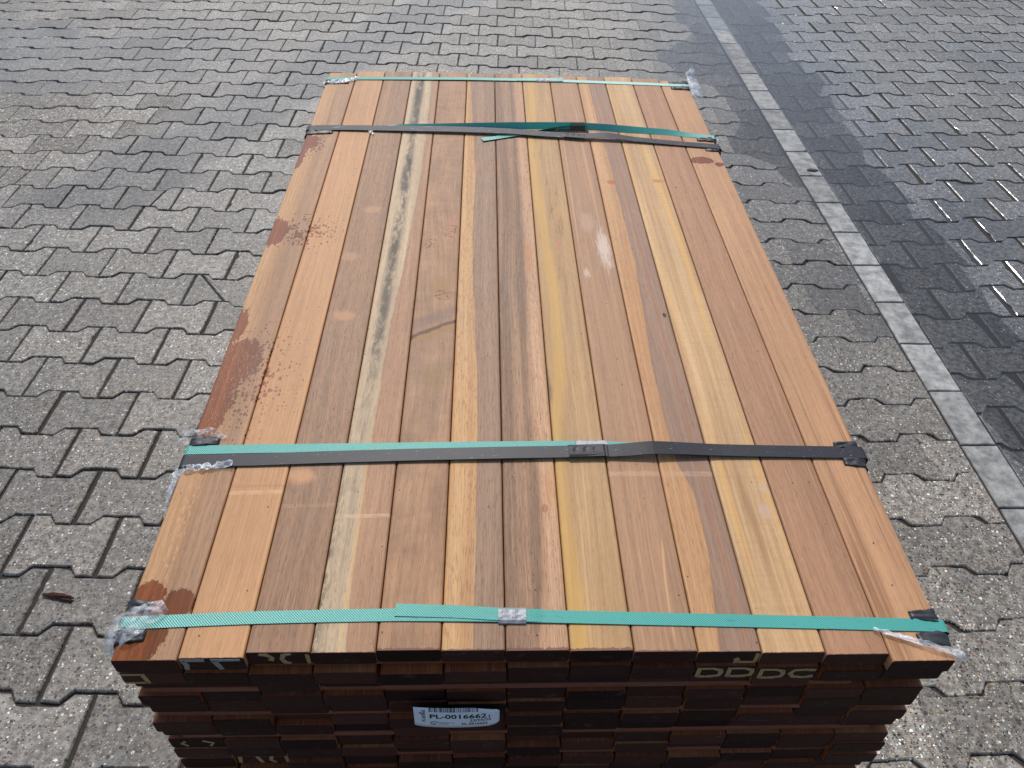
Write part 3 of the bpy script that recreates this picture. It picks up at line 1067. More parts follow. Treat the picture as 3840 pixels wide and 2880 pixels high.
FRONT = [-0.009, -0.007, -0.001, -0.002, 0.0, -0.001, -0.002, -0.003, -0.005, -0.006, -0.008, -0.011, -0.020]
BACK = [1.675, 1.687, 1.690, 1.688, 1.688, 1.682, 1.686, 1.683, 1.674, 1.669, 1.670, 1.661, 1.649]
LATH = 0.0105
GAPZ = 0.0007
rb = random.Random(21)
tops = [BH]
while True:
    k = len(tops) - 1
    nz = tops[-1] - PT - GAPZ - (LATH + GAPZ if k % 2 == 0 else 0)
    if nz - PT < 0.075: break
    tops.append(nz)
LOW_ME = []
for wm in WOOD_LOW:
    me = plank_mesh(1.684)
    me.materials.append(wm)
    me.materials.append(M_END)
    LOW_ME.append(me)
planks = {}
for k, zt in enumerate(tops):
    n_in = 13
    shift = 0.0 if k == 0 else rb.uniform(-0.003, 0.003)
    spread = 0.0 if k == 0 else rb.uniform(0.0, 0.0007)
    gaps = [0.0] * 13
    if k:
        # a couple of open gaps between boards
        for _ in range(2): gaps[rb.randrange(1, 12)] += rb.uniform(0.001, 0.0035)
    acc = 0.0
    fbase = 0.0 if k == 0 else rb.uniform(-0.001, 0.005)
    for i in range(13):
        acc += gaps[i]
        cx = (i + 0.5) * CELL + shift + (i - 4) * spread + acc
        if k == 0:
            me = plank_mesh(BACK[i] - FRONT[i])
            me.materials.append(WOOD_TOP[i])
            me.materials.append(M_END)
            fy = FRONT[i]
        else:
            me = LOW_ME[rb.choice((0, 0, 1, 1, 2))]
            fy = fbase + rb.gauss(0, 0.0028) - 0.003
            if rb.random() < 0.12: fy += 0.006
            if k == 1: fy = -0.006 + rb.gauss(0, 0.002) - (0.004 if i > 10 else 0)
        o = link("plank", me, (), bundle, (cx, fy, zt - PT), rb.gauss(0, 0.0006) if k else 0.0)
        if k == 0: o["label"] = LABELS[i]
        planks[(k, i)] = o

lath_me = {}


def bar_mesh(lx, ly, lz, e=0.0008):
    bm = bmesh.new()
    bmesh.ops.create_cube(bm, size=1.0, matrix=Matrix.Diagonal((lx, ly, lz, 1)))
    bmesh.ops.bevel(bm, geom=bm.edges[:], offset=e, segments=1, affect='EDGES')
    me = bpy.data.meshes.new("lath")
    bm.to_mesh(me)
    bm.free()
    return me


for k in range(len(tops) - 1):
    if k % 2: continue
    zc = tops[k] - PT - GAPZ - LATH / 2
    for jy, ly in enumerate((0.030, 0.42, 0.83, 1.235, 1.62)):
        x0, x1 = rb.uniform(0.0, 0.03), rb.uniform(0.93, 0.955)
        if k == 0 and jy == 0: x0, x1 = 0.150, 0.880
        if k == 2 and jy == 0: x0, x1 = 0.006, 0.872
        if jy == 3 and k == 0: x0 = -0.012
        me = bar_mesh(x1 - x0, 0.045 if jy != 3 else 0.085, LATH)
        o = link("lath", me, (M_LATH,), bundle, ((x0 + x1) / 2, ly - 0.004 + rb.gauss(0, 0.002) * (jy > 0), zc))
zb = tops[-1] - PT
for ly in (0.22, 0.84, 1.46):
    me = bar_mesh(0.955, 0.09, zb - 0.003, 0.003)
    link("bearer", me, (WOOD_LOW[0],), bundle, (0.478, ly, (zb - 0.003) / 2 + 0.0015))


# hand painted marks on the plank ends
def strokes(plank, lines, width=0.0062, mat=None):
    for pts in lines:
        P = [np.array(((u - 0.5) * PW, v * PT)) for u, v in pts]
        vs, fs = [], []
        for j, q in enumerate(P):
            a, b = P[max(0, j - 1)], P[min(len(P) - 1, j + 1)]
            d = (b - a) / max(1e-9, np.hypot(*(b - a)))
            nn = np.array([-d[1], d[0]]) * width / 2 * (1 + 0.15 * math.sin(j * 2.3))
            for s_ in (1, -1):
                e = q + nn * s_
                ex = min(PW / 2 - 0.0012, max(-PW / 2 + 0.0012, e[0]))
                ez = min(PT - 0.0012, max(0.0012, e[1]))
                vs += [(ex, -0.0005, ez), (ex, 0.0003, ez)]
        n = len(P)
        for j in range(n - 1):
            a = j * 4
            fs += [(a, a + 2, a + 6, a + 4), (a, a + 4, a + 5, a + 1), (a + 2, a + 3, a + 7, a + 6)]
        fs += [(0, 1, 3, 2), (4 * n - 4, 4 * n - 2, 4 * n - 1, 4 * n - 3)]
        link("paint_mark", mesh("paint_mark", vs, fs), (mat or M_MARK,), plank)


def letter_D(u0, u1):
    return [[(u0 + .03, .12), (u0 + .03, .88), (u0 + (u1 - u0) * .6, .90), (u0 + (u1 - u0) * .9, .72), (u1 - .03, .5), (u0 + (u1 - u0) * .9, .25), (u0 + (u1 - u0) * .6, .12), (u0 + .03, .12)]]


strokes(planks[(0, 1)], [[(.03, .86), (.20, .90), (.40, .86)], [(.05, .85), (.10, .5), (.08, .08)], [(.50, .86), (.72, .92), (.95, .90)], [(.54, .85), (.58, .5), (.62, .08)]], 0.0062, M_MARKG)
strokes(planks[(0, 2)], [[(.20, .94), (.32, .85), (.40, .60), (.36, .36)], [(.70, .98), (.58, .85), (.54, .5), (.58, .2), (.66, .06)], [(.96, .9), (.965, .5), (.96, .1)]], 0.0060)
strokes(planks[(1, 0)], [[(0.02, .90), (.35, .92)], [(.36, .95), (.38, .5), (.40, .05)], [(.02, .10), (.40, .08)]], 0.0052)
strokes(planks[(0, 9)], [[(.62, .48), (.66, .30), (.64, .14)], [(.60, .07), (.96, .08)], [(.96, .1), (.965, .9)]], 0.0062)
strokes(planks[(1, 9)], letter_D(.03, .46) + letter_D(.53, .98), 0.0060)
strokes(planks[(1, 10)], letter_D(.03, .46) + [[(.95, .80), (.78, .88), (.60, .80), (.55, .5), (.62, .2), (.80, .12), (.95, .25)]], 0.0055)
strokes(planks[(7, 0)], [[(.30, .75), (.22, .5), (.32, .2)], [(.62, .8), (.80, .55), (.72, .2)]], 0.004)
strokes(planks[(9, 1)], [[(.05, .1), (.08, .9)], [(.40, .9), (.47, .1)], [(.68, .9), (.64, .4), (.72, .1)], [(.95, .9), (.96, .1)]], 0.005)

# ------------------------------------------------------------------ straps
g = G("green_woven_strap")
co = g.obj()
wv = g.node("ShaderNodeTexWave", wave_type='BANDS', bands_direction='DIAGONAL')
g.put(wv.inputs["Vector"], g.v('MULTIPLY', co, (1, 1.0, 0)))
wv.inputs["Scale"].default_value = 190.0
wv.inputs["Distortion"].default_value = 0.6
n = g.noise(g.v('MULTIPLY', co, (60, 160, 60)), 1, 4, 0.65)
c = g.mix(wv.outputs[1], srgb(62, 158, 142, .80), srgb(104, 204, 188, .80))
c = g.mix(g.m('MULTIPLY', g.ss(n, 0.58, 0.74), 0.35), c, srgb(50, 112, 104, .8))
c = g.bright(c, g.rng(g.noise(co, 7, 2), 0.88, 1.12))
g.bump(wv.outputs[1], 0.6, 0.0005)
M_GREEN = g.fin(c, 0.38, 0.0, 0.5)

g = G("black_steel_strap")
co = g.obj()
n = g.noise(g.v('MULTIPLY', co, (40, 260, 40)), 1, 5, 0.75)
c = g.mix(n, srgb(32, 32, 37, .9), srgb(52, 52, 59, .9))
c = g.mix(g.m('MULTIPLY', g.ss(g.noise(g.v('MULTIPLY', co, (120, 420, 120)), 1, 3, 0.7), 0.66, 0.72), 0.5), c, srgb(196, 194, 190))
g.bump(n, 0.15, 0.0005)
M_STEEL = g.fin(c, 0.50, 0.0, 0.28)
g = G("scuffed_steel_strap")
co = g.obj()
n = g.noise(g.v('MULTIPLY', co, (26, 120, 40)), 1, 5, 0.75)
c = g.mix(n, srgb(36, 36, 41, .9), srgb(62, 62, 70, .9))
c = g.mix(g.m('MULTIPLY', g.ss(n, 0.58, 0.66), 0.7), c, srgb(146, 150, 156))
c = g.mix(g.m('MULTIPLY', g.ss(g.noise(g.v('MULTIPLY', co, (30, 90, 1)), 1.3, 4, 0.7), 0.62, 0.70), 0.85), c, srgb(104, 58, 30))
M_STEEL2 = g.fin(c, 0.55, 0.0, 0.28)

g = G("zinc_seal")
co = g.obj()
vo = g.vor(g.v('MULTIPLY', co, (1, 1, 1)), 260.0, '3D')
c = g.mix(vo.outputs["Color"], (0.20, 0.205, 0.22, 1), (0.34, 0.345, 0.36, 1))
g.bump(g.noise(co, 600, 2), 0.3, 0.0006)
M_ZINC = g.fin(c, 0.55, 0.35, 0.5)
g = G("dull_seal")
co = g.obj()
M_DULL = g.fin(g.mix(g.noise(co, 300, 3), srgb(62, 54, 50), srgb(104, 92, 84)), 0.5, 0.5, 0.5)

g = G("black_rubber")
co = g.obj()
n = g.noise(co, 140, 4, 0.6)
g.bump(n, 0.4, 0.0012)
M_RUBBER = g.fin(g.mix(n, srgb(26, 26, 28), srgb(52, 52, 56)), 0.46, 0.0, 0.5)


def film_material(name, base, white):
    g = G(name)
    co = g.obj()
    n = g.noise(co, 55, 4, 0.6, 1.6)
    g.bump(n, 0.8, 0.004)
    g.fin((0.86, 0.88, 0.90, 1), 0.16, 0.0, 0.6)
    tr = g.node("ShaderNodeBsdfTransparent")
    tr.inputs[0].default_value = (0.94, 0.95, 0.96, 1)
    mx = g.node("ShaderNodeMixShader")
    lw = g.node("ShaderNodeLayerWeight")
    lw.inputs[0].default_value = 0.35
    f = g.m('ADD', g.m('MULTIPLY', lw.outputs["Facing"], 0.45), g.m('MULTIPLY_ADD', g.ss(n, 0.42, 0.70), white, base), clamp=True)
    g.put(mx.inputs[0], f)
    g.t.links.new(tr.outputs[0], mx.inputs[1])
    g.t.links.new(g.b.outputs[0], mx.inputs[2])
    g.t.links.new(mx.outputs[0], g.out.inputs[0])
    return g.mat


M_FILM = film_material("clear_film", 0.06, 0.30)
M_FILMW = film_material("milky_film", 0.22, 0.50)


def cat(keys, step=0.008):
    """smooth interpolation through keyed rows (x, y, z, tilt, ...) sampled about every step metres"""
    K = [np.array(k_, float) for k_ in keys]
    out = []
    for i in range(len(K) - 1):
        p0, p1, p2, p3 = K[max(0, i - 1)], K[i], K[i + 1], K[min(len(K) - 1, i + 2)]
        n = max(1, int(np.linalg.norm(p2[:3] - p1[:3]) / step))
        for j in range(n):
            t_ = j / n
            lin = p1 + (p2 - p1) * t_
            cu = 0.5 * ((2 * p1) + (-p0 + p2) * t_ + (2 * p0 - 5 * p1 + 4 * p2 - p3) * t_ ** 2 + (-p0 + 3 * p1 - 3 * p2 + p3) * t_ ** 3)
            q = lin * 0.4 + cu * 0.6
            out.append(q)
    out.append(K[-1])
    return out


def ribbon_mesh(rows, width, thick, name="band"):
    vs, fs = [], []
    n = len(rows)
    for i, q in enumerate(rows):
        a, b = rows[max(0, i - 1)][:3], rows[min(n - 1, i + 1)][:3]
        t_ = Vector(b - a).normalized()
        w0 = Vector((0, 1, 0))
        w0 = (w0 - t_ * w0.dot(t_)).normalized()
        nn = t_.cross(w0)
        ti = q[3]
        w = w0 * math.cos(ti) + nn * math.sin(ti)
        nn = t_.cross(w)
        c_ = Vector(q[:3])
        wd = (q[4] if len(q) > 4 else width) / 2
        for sw, sn in ((1, 1), (1, -1), (-1, -1), (-1, 1)):
            vs.append(c_ + w * wd * sw + nn * thick / 2 * sn)
    for i in range(n - 1):
        for j in range(4):
            k = (j + 1) % 4
            fs.append((i * 4 + k, i * 4 + j, i * 4 + 4 + j, i * 4 + 4 + k))
    fs.append((0, 1, 2, 3))
    fs.append(tuple(4 * n - 4 + i for i in (3, 2, 1, 0)))
    return mesh(name, vs, fs)


def at_bundle(o):
    o.location = BO
    o.rotation_euler = (0, 0, BA)
    return o


def thing(name, label, cat_, group=None):
    e = bpy.data.objects.new(name, None)
    COL.objects.link(e)
    at_bundle(e)
    return tag(e, label, cat_, group)


XL, XR = -0.0052, 0.9640
GRP = "straps round the timber bundle"


def wrap(topkeys, yl, yr, lift=0.0009, r=0.006):
    """strap path: up the left side, over the top, down the right side"""
    zt = BH + lift
    rows = [(XL, yl, 0.082, 0.0), (XL, yl, zt - 0.05, 0.0)]
    for a in range(0, 91, 15):
        A_ = math.radians(a)
        rows.append((XL + r - r * math.cos(A_), yl, zt - r + r * math.sin(A_), 0.0))
    body = cat(topkeys)
    tail = []
    for a in range(0, 91, 15):
        A_ = math.radians(a)
        tail.append((XR - r + r * math.sin(A_), yr, zt - r + r * math.cos(A_), 0.0))
    tail += [(XR, yr, zt - 0.05, 0.0), (XR, yr, 0.082, 0.0)]
    return [np.array(q, float) for q in rows] + body + [np.array(q, float) for q in tail]


def seal(root, x, y, z, l, w, h, mat, name="seal", dents=0, rot=0.0, tilt=0.0):
    bm = bmesh.new()
    bmesh.ops.create_grid(bm, x_segments=10, y_segments=6, size=0.5)
    for v in bm.verts:
        v.co.x *= l
        v.co.y *= w
        ed = abs(v.co.y) / (w / 2)
        v.co.z = h * (1 - 0.75 * max(0, ed - 0.6) / 0.4)
        for d in range(dents):
            dx = (d - (dents - 1) / 2) * l / max(1, dents) * 0.9
            for sy in ((-1, 1) if dents < 3 else (0.35,)):
                dd = math.hypot((v.co.x - dx) / 0.0032, (v.co.y - sy * w * 0.2) / 0.0034)
                v.co.z -= 0.0012 * math.exp(-dd * dd)
    top = bm.faces[:]
    ret = bmesh.ops.extrude_face_region(bm, geom=top)
    for v in [e for e in ret['geom'] if isinstance(e, bmesh.types.BMVert)]: v.co.z -= h * 0.9
    bmesh.ops.recalc_face_normals(bm, faces=bm.faces[:])
    me = bpy.data.meshes.new(name)
    bm.to_mesh(me)
    bm.free()
    o = link(name, me, (mat,), root)
    o.location = (x, y, z)
    o.rotation_euler = (tilt, 0, rot)
    return o


# 1 front green strap
zt = BH + 0.0009
t1 = thing("green_strap", "green woven strap nearest the front ends, with a bright zinc seal at its middle", "strap", GRP)
rows = wrap([(0.004, .038, zt, 0), (.15, .0435, zt, 0), (.31, .0455, zt, 0), (.45, .0425, zt + .0008, 0), (.63, .0365, zt, 0), (.80, .0305, zt, 0), (.955, .0245, zt, 0)], .038, .0245)
link("band", ribbon_mesh(rows, .0165, .0007), (M_GREEN,), t1)
tl = cat([(.312, .0515, zt + .0011, 0), (.38, .0485, zt + .0011, 0), (.45, .0430, zt + .0018, 0), (.485, .0420, zt + .0012, 0.05)])
link("loose_end", ribbon_mesh(tl, .0165, .0007), (M_GREEN,), t1)
seal(t1, .4495, .0425, zt + .0004, .0325, .0205, .0030, M_ZINC, dents=2, rot=-0.02)

# 2 middle green strap, half under the black one
t2 = thing("green_strap", "green woven strap running half under the flat black steel strap", "strap", GRP)
rows = wrap([(0.004, .3085, zt, 0), (.11, .3110, zt, 0), (.22, .3122, zt, 0), (.40, .3150, zt, 0), (.57, .3160, zt, 0), (.64, .3120, zt, 0), (.80, .3050, zt, 0), (.955, .3000, zt, 0)], .3085, .3000)
link("band", ribbon_mesh(rows, .0165, .0007), (M_GREEN,), t2)
seal(t2, .570, .3162, zt + .0003, .045, .0180, .0022, M_ZINC, dents=0)

# 3 black steel strap, middle
zs = BH + 0.0024
t3 = thing("black_strap", "wide flat black steel strap in front of the middle, crimped near its centre", "strap", GRP)
rows = wrap([(0.004, .2870, zs, 0), (.10, .2890, zs, 0), (.19, .2925, zs + .0005, 0), (.32, .2965, zs + .001, 0), (.45, .2990, zs + .002, 0), (.53, .3005, zs + .002, 0), (.59, .3010, zs + .004, 0.03)], .2870, .2990, 0.0024)
# one strap end lies over the other at the crimp
left = [q for q in rows if not (q[0] > .60)]
link("band", ribbon_mesh(left, .0222, .0008), (M_STEEL,), t3)
right = [np.array(q, float) for q in cat([(.535, .3008, zs + .0032, .02), (.585, .3010, zs + .0048, .02), (.592, .3012, zs + .0030, .05), (.62, .3015, zs + .0050, .10), (.655, .3025, zs + .0080, .12),
                                         (.70, .3028, zs + .0055, .05), (.755, .3025, zs + .0022, 0), (.85, .3010, zs + .0006, 0), (.955, .2990, zs, 0)])]
right += [np.array(q, float) for q in wrap([(0, 0, zs, 0)], 0, .2990, .0024)][-9:]
link("overlapping_end", ribbon_mesh(right, .0222, .0008), (M_STEEL,), t3)
seal(t3, .560, .3005, zs + .0036, .048, .0228, .0018, M_STEEL, "crimped_seal", dents=3, rot=0.02)

# 4 far-middle green strap standing on edge in a hump, with its loose tail
t4 = thing("green_strap", "green strap twisted on edge, its loose tail poking out under black steel", "strap", GRP)
rows = wrap([(0.004, 1.339, zt, 0), (.16, 1.339, zt + .001, 0.1), (.22, 1.340, zt + .003, .55), (.30, 1.340, zt + .0045, 0.70), (.40, 1.344, zt + .0055, 0.85), (.50, 1.347, zt + .0065, 0.92), (.62, 1.348, zt + .0070, 0.90),
             (.70, 1.343, zt + .0062, .85), (.78, 1.334, zt + .0045, .65), (.85, 1.327, zt + .003, .5), (.90, 1.318, zt + .001, .18), (.955, 1.310, zt, 0)], 1.339, 1.310)
link("band", ribbon_mesh(rows, .0168, .0007), (M_GREEN,), t4)
tl = cat([(.660, 1.3455, zt + .0070, .88), (.62, 1.3455, zt + .0066, .88), (.58, 1.339, zt + .0048, .80), (.535, 1.325, zt + .0030, .5), (.50, 1.314, zt + .0012, .22), (.45, 1.297, zt + .001, .05), (.409, 1.282, zt + .002, 0)])
link("loose_end", ribbon_mesh(tl, .0168, .0007), (M_GREEN,), t4)
s4 = seal(t4, .637, 1.346, zt + .0068, .034, .0200, .0026, M_DULL, dents=0, rot=-0.01, tilt=0.9)

# 5 far black strap
t5 = thing("black_strap", "narrow scuffed black steel strap with rust specks, crossing over the twisted green strap", "strap", GRP)
rows = wrap([(0.004, 1.336, zs, 0.1), (.10, 1.334, zs + .002, .08), (.215, 1.330, zs + .0035, .12), (.35, 1.325, zs + .005, .15), (.467, 1.318, zs + .005, .12), (.56, 1.306, zs + .004, .10),
             (.60, 1.303, zs + .004, .1), (.645, 1.297, zs + .004, .1), (.70, 1.297, zs + .007, .12), (.76, 1.288, zs + .003, .05), (.85, 1.274, zs + .001, 0), (.955, 1.259, zs, 0)], 1.336, 1.259, 0.0024)
link("band", ribbon_mesh(rows, .0215, .0008), (M_STEEL2,), t5)
seal(t5, .626, 1.2995, zs + .0046, .046, .0222, .0016, M_STEEL, "crimped_seal", dents=3, rot=-0.15)

# 6 far green strap
t6 = thing("green_strap", "green strap across the far ends of the planks, with a grey seal", "strap", GRP)
rows = wrap([(0.004, 1.634, zt, 0), (.15, 1.637, zt + .001, 0), (.36, 1.639, zt + .002, 0), (.58, 1.636, zt + .001, 0), (.75, 1.629, zt, 0), (.955, 1.616, zt, 0)], 1.634, 1.616)
link("band", ribbon_mesh(rows, .0165, .0007), (M_GREEN,), t6)
tl = cat([(.50, 1.6385, zt + .002, 0), (.60, 1.638, zt + .003, .1), (.622, 1.637, zt + .004, .15)])
link("loose_end", ribbon_mesh(tl, .0165, .0007), (M_GREEN,), t6)
seal(t6, .569, 1.638, zt + .001, .036, .0205, .0030, M_ZINC, dents=2, rot=-0.02)


# ------------------------------------------------------------------ edge pads and film
def crumple(fn, nu, nv, amp, freq, seed, thick=0.0):
    """sheet: fn(u, v) -> point; pushed about by noise; given a thickness when it is a pad"""
    vs, fs = [], []
    P = [[Vector(fn(i / nu, j / nv)) for i in range(nu + 1)] for j in range(nv + 1)]
    for j in range(nv + 1):
        for i in range(nu + 1):
            a = P[j][min(nu, i + 1)] - P[j][max(0, i - 1)]
            b = P[min(nv, j + 1)][i] - P[max(0, j - 1)][i]
            nn = a.cross(b)
            nn = nn.normalized() if nn.length > 1e-12 else Vector((0, 0, 1))
            q = P[j][i]
            f = abs(noise.noise((q.x * freq + seed, q.y * freq * 1.7, q.z * freq * 1.3))) + 0.4 * noise.noise((q.x * freq * 2.7, q.y * freq * 3.1 + seed, q.z * freq * 2))
            vs.append(q + nn * amp * f)
    w = nu + 1
    for j in range(nv):
        for i in range(nu):
            fs.append((j * w + i, j * w + i + 1, (j + 1) * w + i + 1, (j + 1) * w + i))
    me = mesh("sheet", vs, fs, smooth=thick == 0)
    if thick:
        bm = bmesh.new()
        bm.from_mesh(me)
        bmesh.ops.solidify(bm, geom=bm.faces[:], thickness=thick)
        bm.to_mesh(me)
        bm.free()
        me.polygons.foreach_set("use_smooth", [True] * len(me.polygons))
    return me


def over_edge(side, y0, y1, inner, down, fan=0.0, lift=0.0008, skew=0.0):
    """patch that lies on the top face, bends over the side edge and hangs down"""
    def fn(u, v):
        L = inner + down
        s = u * L
        wd = (y1 - y0) * (0.55 + 0.45 * min(1, s / inner)) if fan else (y1 - y0)
        yc = (y0 + y1) / 2 + skew * (s / L - 0.5)
        y = yc + (v - 0.5) * wd
        r = 0.006
        if s < inner - r: x, z = inner - s, BH + lift
        elif s < inner + r:
            a = (s - inner + r) / (2 * r) * math.pi / 2
            x, z = r - r * math.sin(a), BH + lift - r + r * math.cos(a)
        else: x, z = -0.0022, BH + lift - r - (s - inner - r)
        x -= 0.0022 if s >= inner - r else 0.0
        return (x if side < 0 else (13 * CELL - x), y, z)
    return fn


def fold_strip(side, y, w, inner, down, lift, seed):
    return crumple(over_edge(side, y - w / 2, y + w / 2, inner, down, 1, lift), 16, 8, 0.0045, 75.0, seed, 0.0016)


PG = "black rubber edge pads under the straps"


def pad(label, parts):
    e = thing("edge_pad", label, "edge pad", PG)
    for me in parts: link("fold", me, (M_RUBBER,), e)
    return e


pad("black rubber pad at the left end of the front green strap", [fold_strip(-1, .060, .020, .026, .05, .0012, 3), fold_strip(-1, .022, .022, .030, .05, .0012, 5)])
pad("folded black rubber pad at the right end of the front green strap", [fold_strip(1, .038, .018, .032, .05, .0012, 8), fold_strip(1, .008, .022, .034, .05, .0012, 11)])
pad("black rubber pad behind the left end of the middle green strap", [fold_strip(-1, .326, .022, .040, .05, .0014, 14), fold_strip(-1, .288, .026, .016, .04, -.0004, 15)])
pad("black rubber pad under the right end of the wide flat black steel strap", [fold_strip(1, .314, .018, .034, .05, .0012, 18), fold_strip(1, .283, .022, .030, .05, .0012, 20)])
pad("black rubber pad at the left end of the scuffed steel strap", [fold_strip(-1, 1.318, .030, .060, .05, .0012, 24)])
pad("black rubber pad between the green and black straps at the right edge", [fold_strip(1, 1.296, .022, .040, .05, .0012, 28), fold_strip(1, 1.243, .014, .030, .05, .0012, 29)])
pad("black rubber pad at the left end of the far green strap", [fold_strip(-1, 1.612, .030, .060, .05, .0014, 31)])
pad("black rubber pad at the right end of the far green strap", [fold_strip(1, 1.634, .018, .050, .05, .0014, 34), fold_strip(1, 1.598, .024, .050, .05, .0014, 36)])


def film(label, mesh_, mat):
    me = mesh_
    o = link("film_scrap", me, (mat,))
    at_bundle(o)
    return tag(o, label, "plastic film", "scraps of film caught at the straps")


def blob(cx, cy, rx, ry, h, lift=0.0015, hang=0.0):
    def fn(u, v):
        a, r = u * 2 * math.pi, v
        x = cx + rx * r * math.cos(a) * (1 + 0.22 * math.sin(3 * a + 1))
        y = cy + ry * r * math.sin(a) * (1 + 0.22 * math.cos(2 * a))
        z = BH + lift + h * (1 - r ** 2)
        if x < 0: z -= min(0.05, -x * 1.3) * hang
        return (x, y, z)
    return fn


def strip_fn(pts, w0, w1, mid=None):
    rows = cat([(*q, 0.0) for q in pts], 0.002)
    def fn(u, v):
        t_ = u * (len(rows) - 1)
        i = min(len(rows) - 2, int(t_))
        a, b = Vector(rows[i][:3]), Vector(rows[i + 1][:3])
        q = a + (b - a) * (t_ - i)
        w = w0 + (w1 - w0) * u
        if mid is not None: w += (mid - (w0 + w1) / 2) * math.sin(math.pi * u)
        k0, k1 = max(0, i - 4), min(len(rows) - 1, i + 5)
        d = Vector(rows[k1][:3]) - Vector(rows[k0][:3])
        side = Vector((-d.y, d.x, 0.0)).normalized()
        return q + side * (v - 0.5) * w + Vector((0, 0, -abs(v - 0.5) * w * 0.18))
    return fn


def quad_fn(a, b, c, d):
    a, b, c, d = map(Vector, (a, b, c, d))
    return lambda u, v: (a * (1 - u) + b * u) * (1 - v) + (d * (1 - u) + c * u) * v


film("clear film bag over the left end of the front green strap",
     crumple(strip_fn([(.043, .058, BH + .004), (.028, .046, BH + .009), (.010, .032, BH + .010), (-.002, .021, BH + .004), (-.007, .013, BH - .006), (-.008, .008, BH - .018)], .018, .012, .038), 40, 22, 0.006, 42, 2), M_FILM)
film("twisted strip of clear film below the pad at the right end of the front strap",
     crumple(strip_fn([(.872, .020, BH + .003), (.905, .008, BH + .004), (.935, -.004, BH + .004), (.962, -.012, BH + .002), (.968, -.016, BH - .004)], .004, .011), 26, 6, 0.004, 110, 6), M_FILMW)
film("torn clear film behind the left end of the partly covered strap", crumple(strip_fn([(-.012, .320, BH + .002), (-.004, .334, BH + .004), (.02, .343, BH + .003), (.048, .330, BH + .002)], .016, .006, .014), 36, 8, 0.008, 90, 9), M_FILM)
film("ragged white film edge along the front of the black steel strap at the left", crumple(strip_fn([(-.010, .268, BH - .006), (.012, .273, BH + .003), (.04, .276, BH + .003), (.070, .279, BH + .004)], .014, .008), 34, 6, 0.007, 120, 12), M_FILMW)
film("thin tail of clear film hanging off the left edge before the black steel strap", crumple(strip_fn([(-.003, .268, BH - .004), (-.010, .245, BH - .012), (-.012, .215, BH - .030), (-.014, .19, BH - .05)], .008, .003), 24, 4, 0.004, 110, 15), M_FILMW)
film("white crumpled film under the left end of the far green strap", crumple(strip_fn([(-.006, 1.606, BH - .003), (.02, 1.612, BH + .003), (.05, 1.619, BH + .003), (.082, 1.632, BH + .004)], .034, .016), 34, 10, 0.006, 90, 19), M_FILMW)
film("small flap of clear film sticking up at the far right corner of the bundle",
     crumple(quad_fn((.952, 1.650, BH + .020), (.949, 1.545, BH + .001), (.986, 1.562, BH - .010), (.964, 1.640, BH + .044)), 16, 14, 0.006, 45, 23), M_FILMW)
film("tiny white film shred by the second plank joint at the scuffed steel strap", crumple(strip_fn([(.146, 1.322, BH + .003), (.150, 1.312, BH + .003), (.158, 1.304, BH + .003)], .010, .006), 12, 5, 0.006, 150, 27), M_FILMW)

# ------------------------------------------------------------------ paper tag stapled on the front
g = G("tag_paper")
M_PAPER = g.fin(g.mix(g.noise(g.obj(), 20, 2), (0.72, 0.74, 0.78, 1), (0.80, 0.82, 0.86, 1)), 0.55, 0, 0.4)
g = G("tag_ink")
M_INK = g.fin((0.012, 0.012, 0.018, 1), 0.5, 0, 0.3)
g = G("staple_steel")
M_STAPLE = g.fin(srgb(110, 96, 88), 0.45, 0.8, 0.5)

TW, THH = 0.106, 0.0470
tagroot = bpy.data.objects.new("paper_tag", None)
COL.objects.link(tagroot)
tagroot.matrix_world = Matrix.Translation((BO + BEX * 0.3295 + BEY * -0.0125) + Vector((0, 0, 0.5065))) @ Matrix.Rotation(BA, 4, 'Z') @ Matrix.Rotation(math.radians(-3), 4, 'X')
tag(tagroot, "white paper label with a barcode and black lettering stapled across the dark plank ends", "label")


def bow(x): return -0.0010 - 0.0030 * (1 - ((x - TW / 2) / (TW / 2)) ** 2)


vs, fs = [], []
NX = 30
for i in range(NX + 1):
    x = TW * i / NX
    u = i / NX
    top = THH * (0.985 + 0.03 * math.sin(u * math.pi) - 0.16 * sst((u - 0.62) / 0.38))
    bot = THH * (0.04 - 0.035 * sst(u / 0.15) + 0.10 * sst((u - 0.90) / 0.10) + 0.02 * sst((u - .88) / .02))
    if i == 0: bot += 0.001
    if i == NX: top -= 0.003; bot += 0.004
    for j in range(7):
        vs.append((x, bow(x), bot + (top - bot) * j / 6))
for i in range(NX):
    for j in range(6):
        a = i * 7 + j
        fs.append((a, a + 7, a + 8, a + 1))
me = mesh("sheet", vs, fs, smooth=True)
bm = bmesh.new(); bm.from_mesh(me)
bmesh.ops.solidify(bm, geom=bm.faces[:], thickness=-0.0002)
bm.to_mesh(me); bm.free()
link("sheet", me, (M_PAPER,), tagroot)


def on_paper(me):
    for v in me.vertices: v.co = (v.co.x, bow(v.co.x) - 0.00035, v.co.z)
    return me


def ink_text(txt, x, z, size, sx=1.0, name="printed_text", rot=0.0, bold=0.0):
    cu = bpy.data.curves.new("t", 'FONT')
    cu.body = txt
    cu.size = size
    cu.offset = bold
    cu.resolution_u = 2
    tmp = bpy.data.objects.new("t", cu)
    COL.objects.link(tmp)
    dg = bpy.context.evaluated_depsgraph_get()
    me = bpy.data.meshes.new_from_object(tmp.evaluated_get(dg))
    bpy.data.objects.remove(tmp)
    bpy.data.curves.remove(cu)
    ca, sa = math.cos(rot), math.sin(rot)
    for v in me.vertices:
        a, b = v.co.x * sx, v.co.y
        v.co = (x + a * ca - b * sa, 0, z + a * sa + b * ca)
    me.materials.clear()
    o = link(name, on_paper(me), (M_INK,), tagroot)
    return o


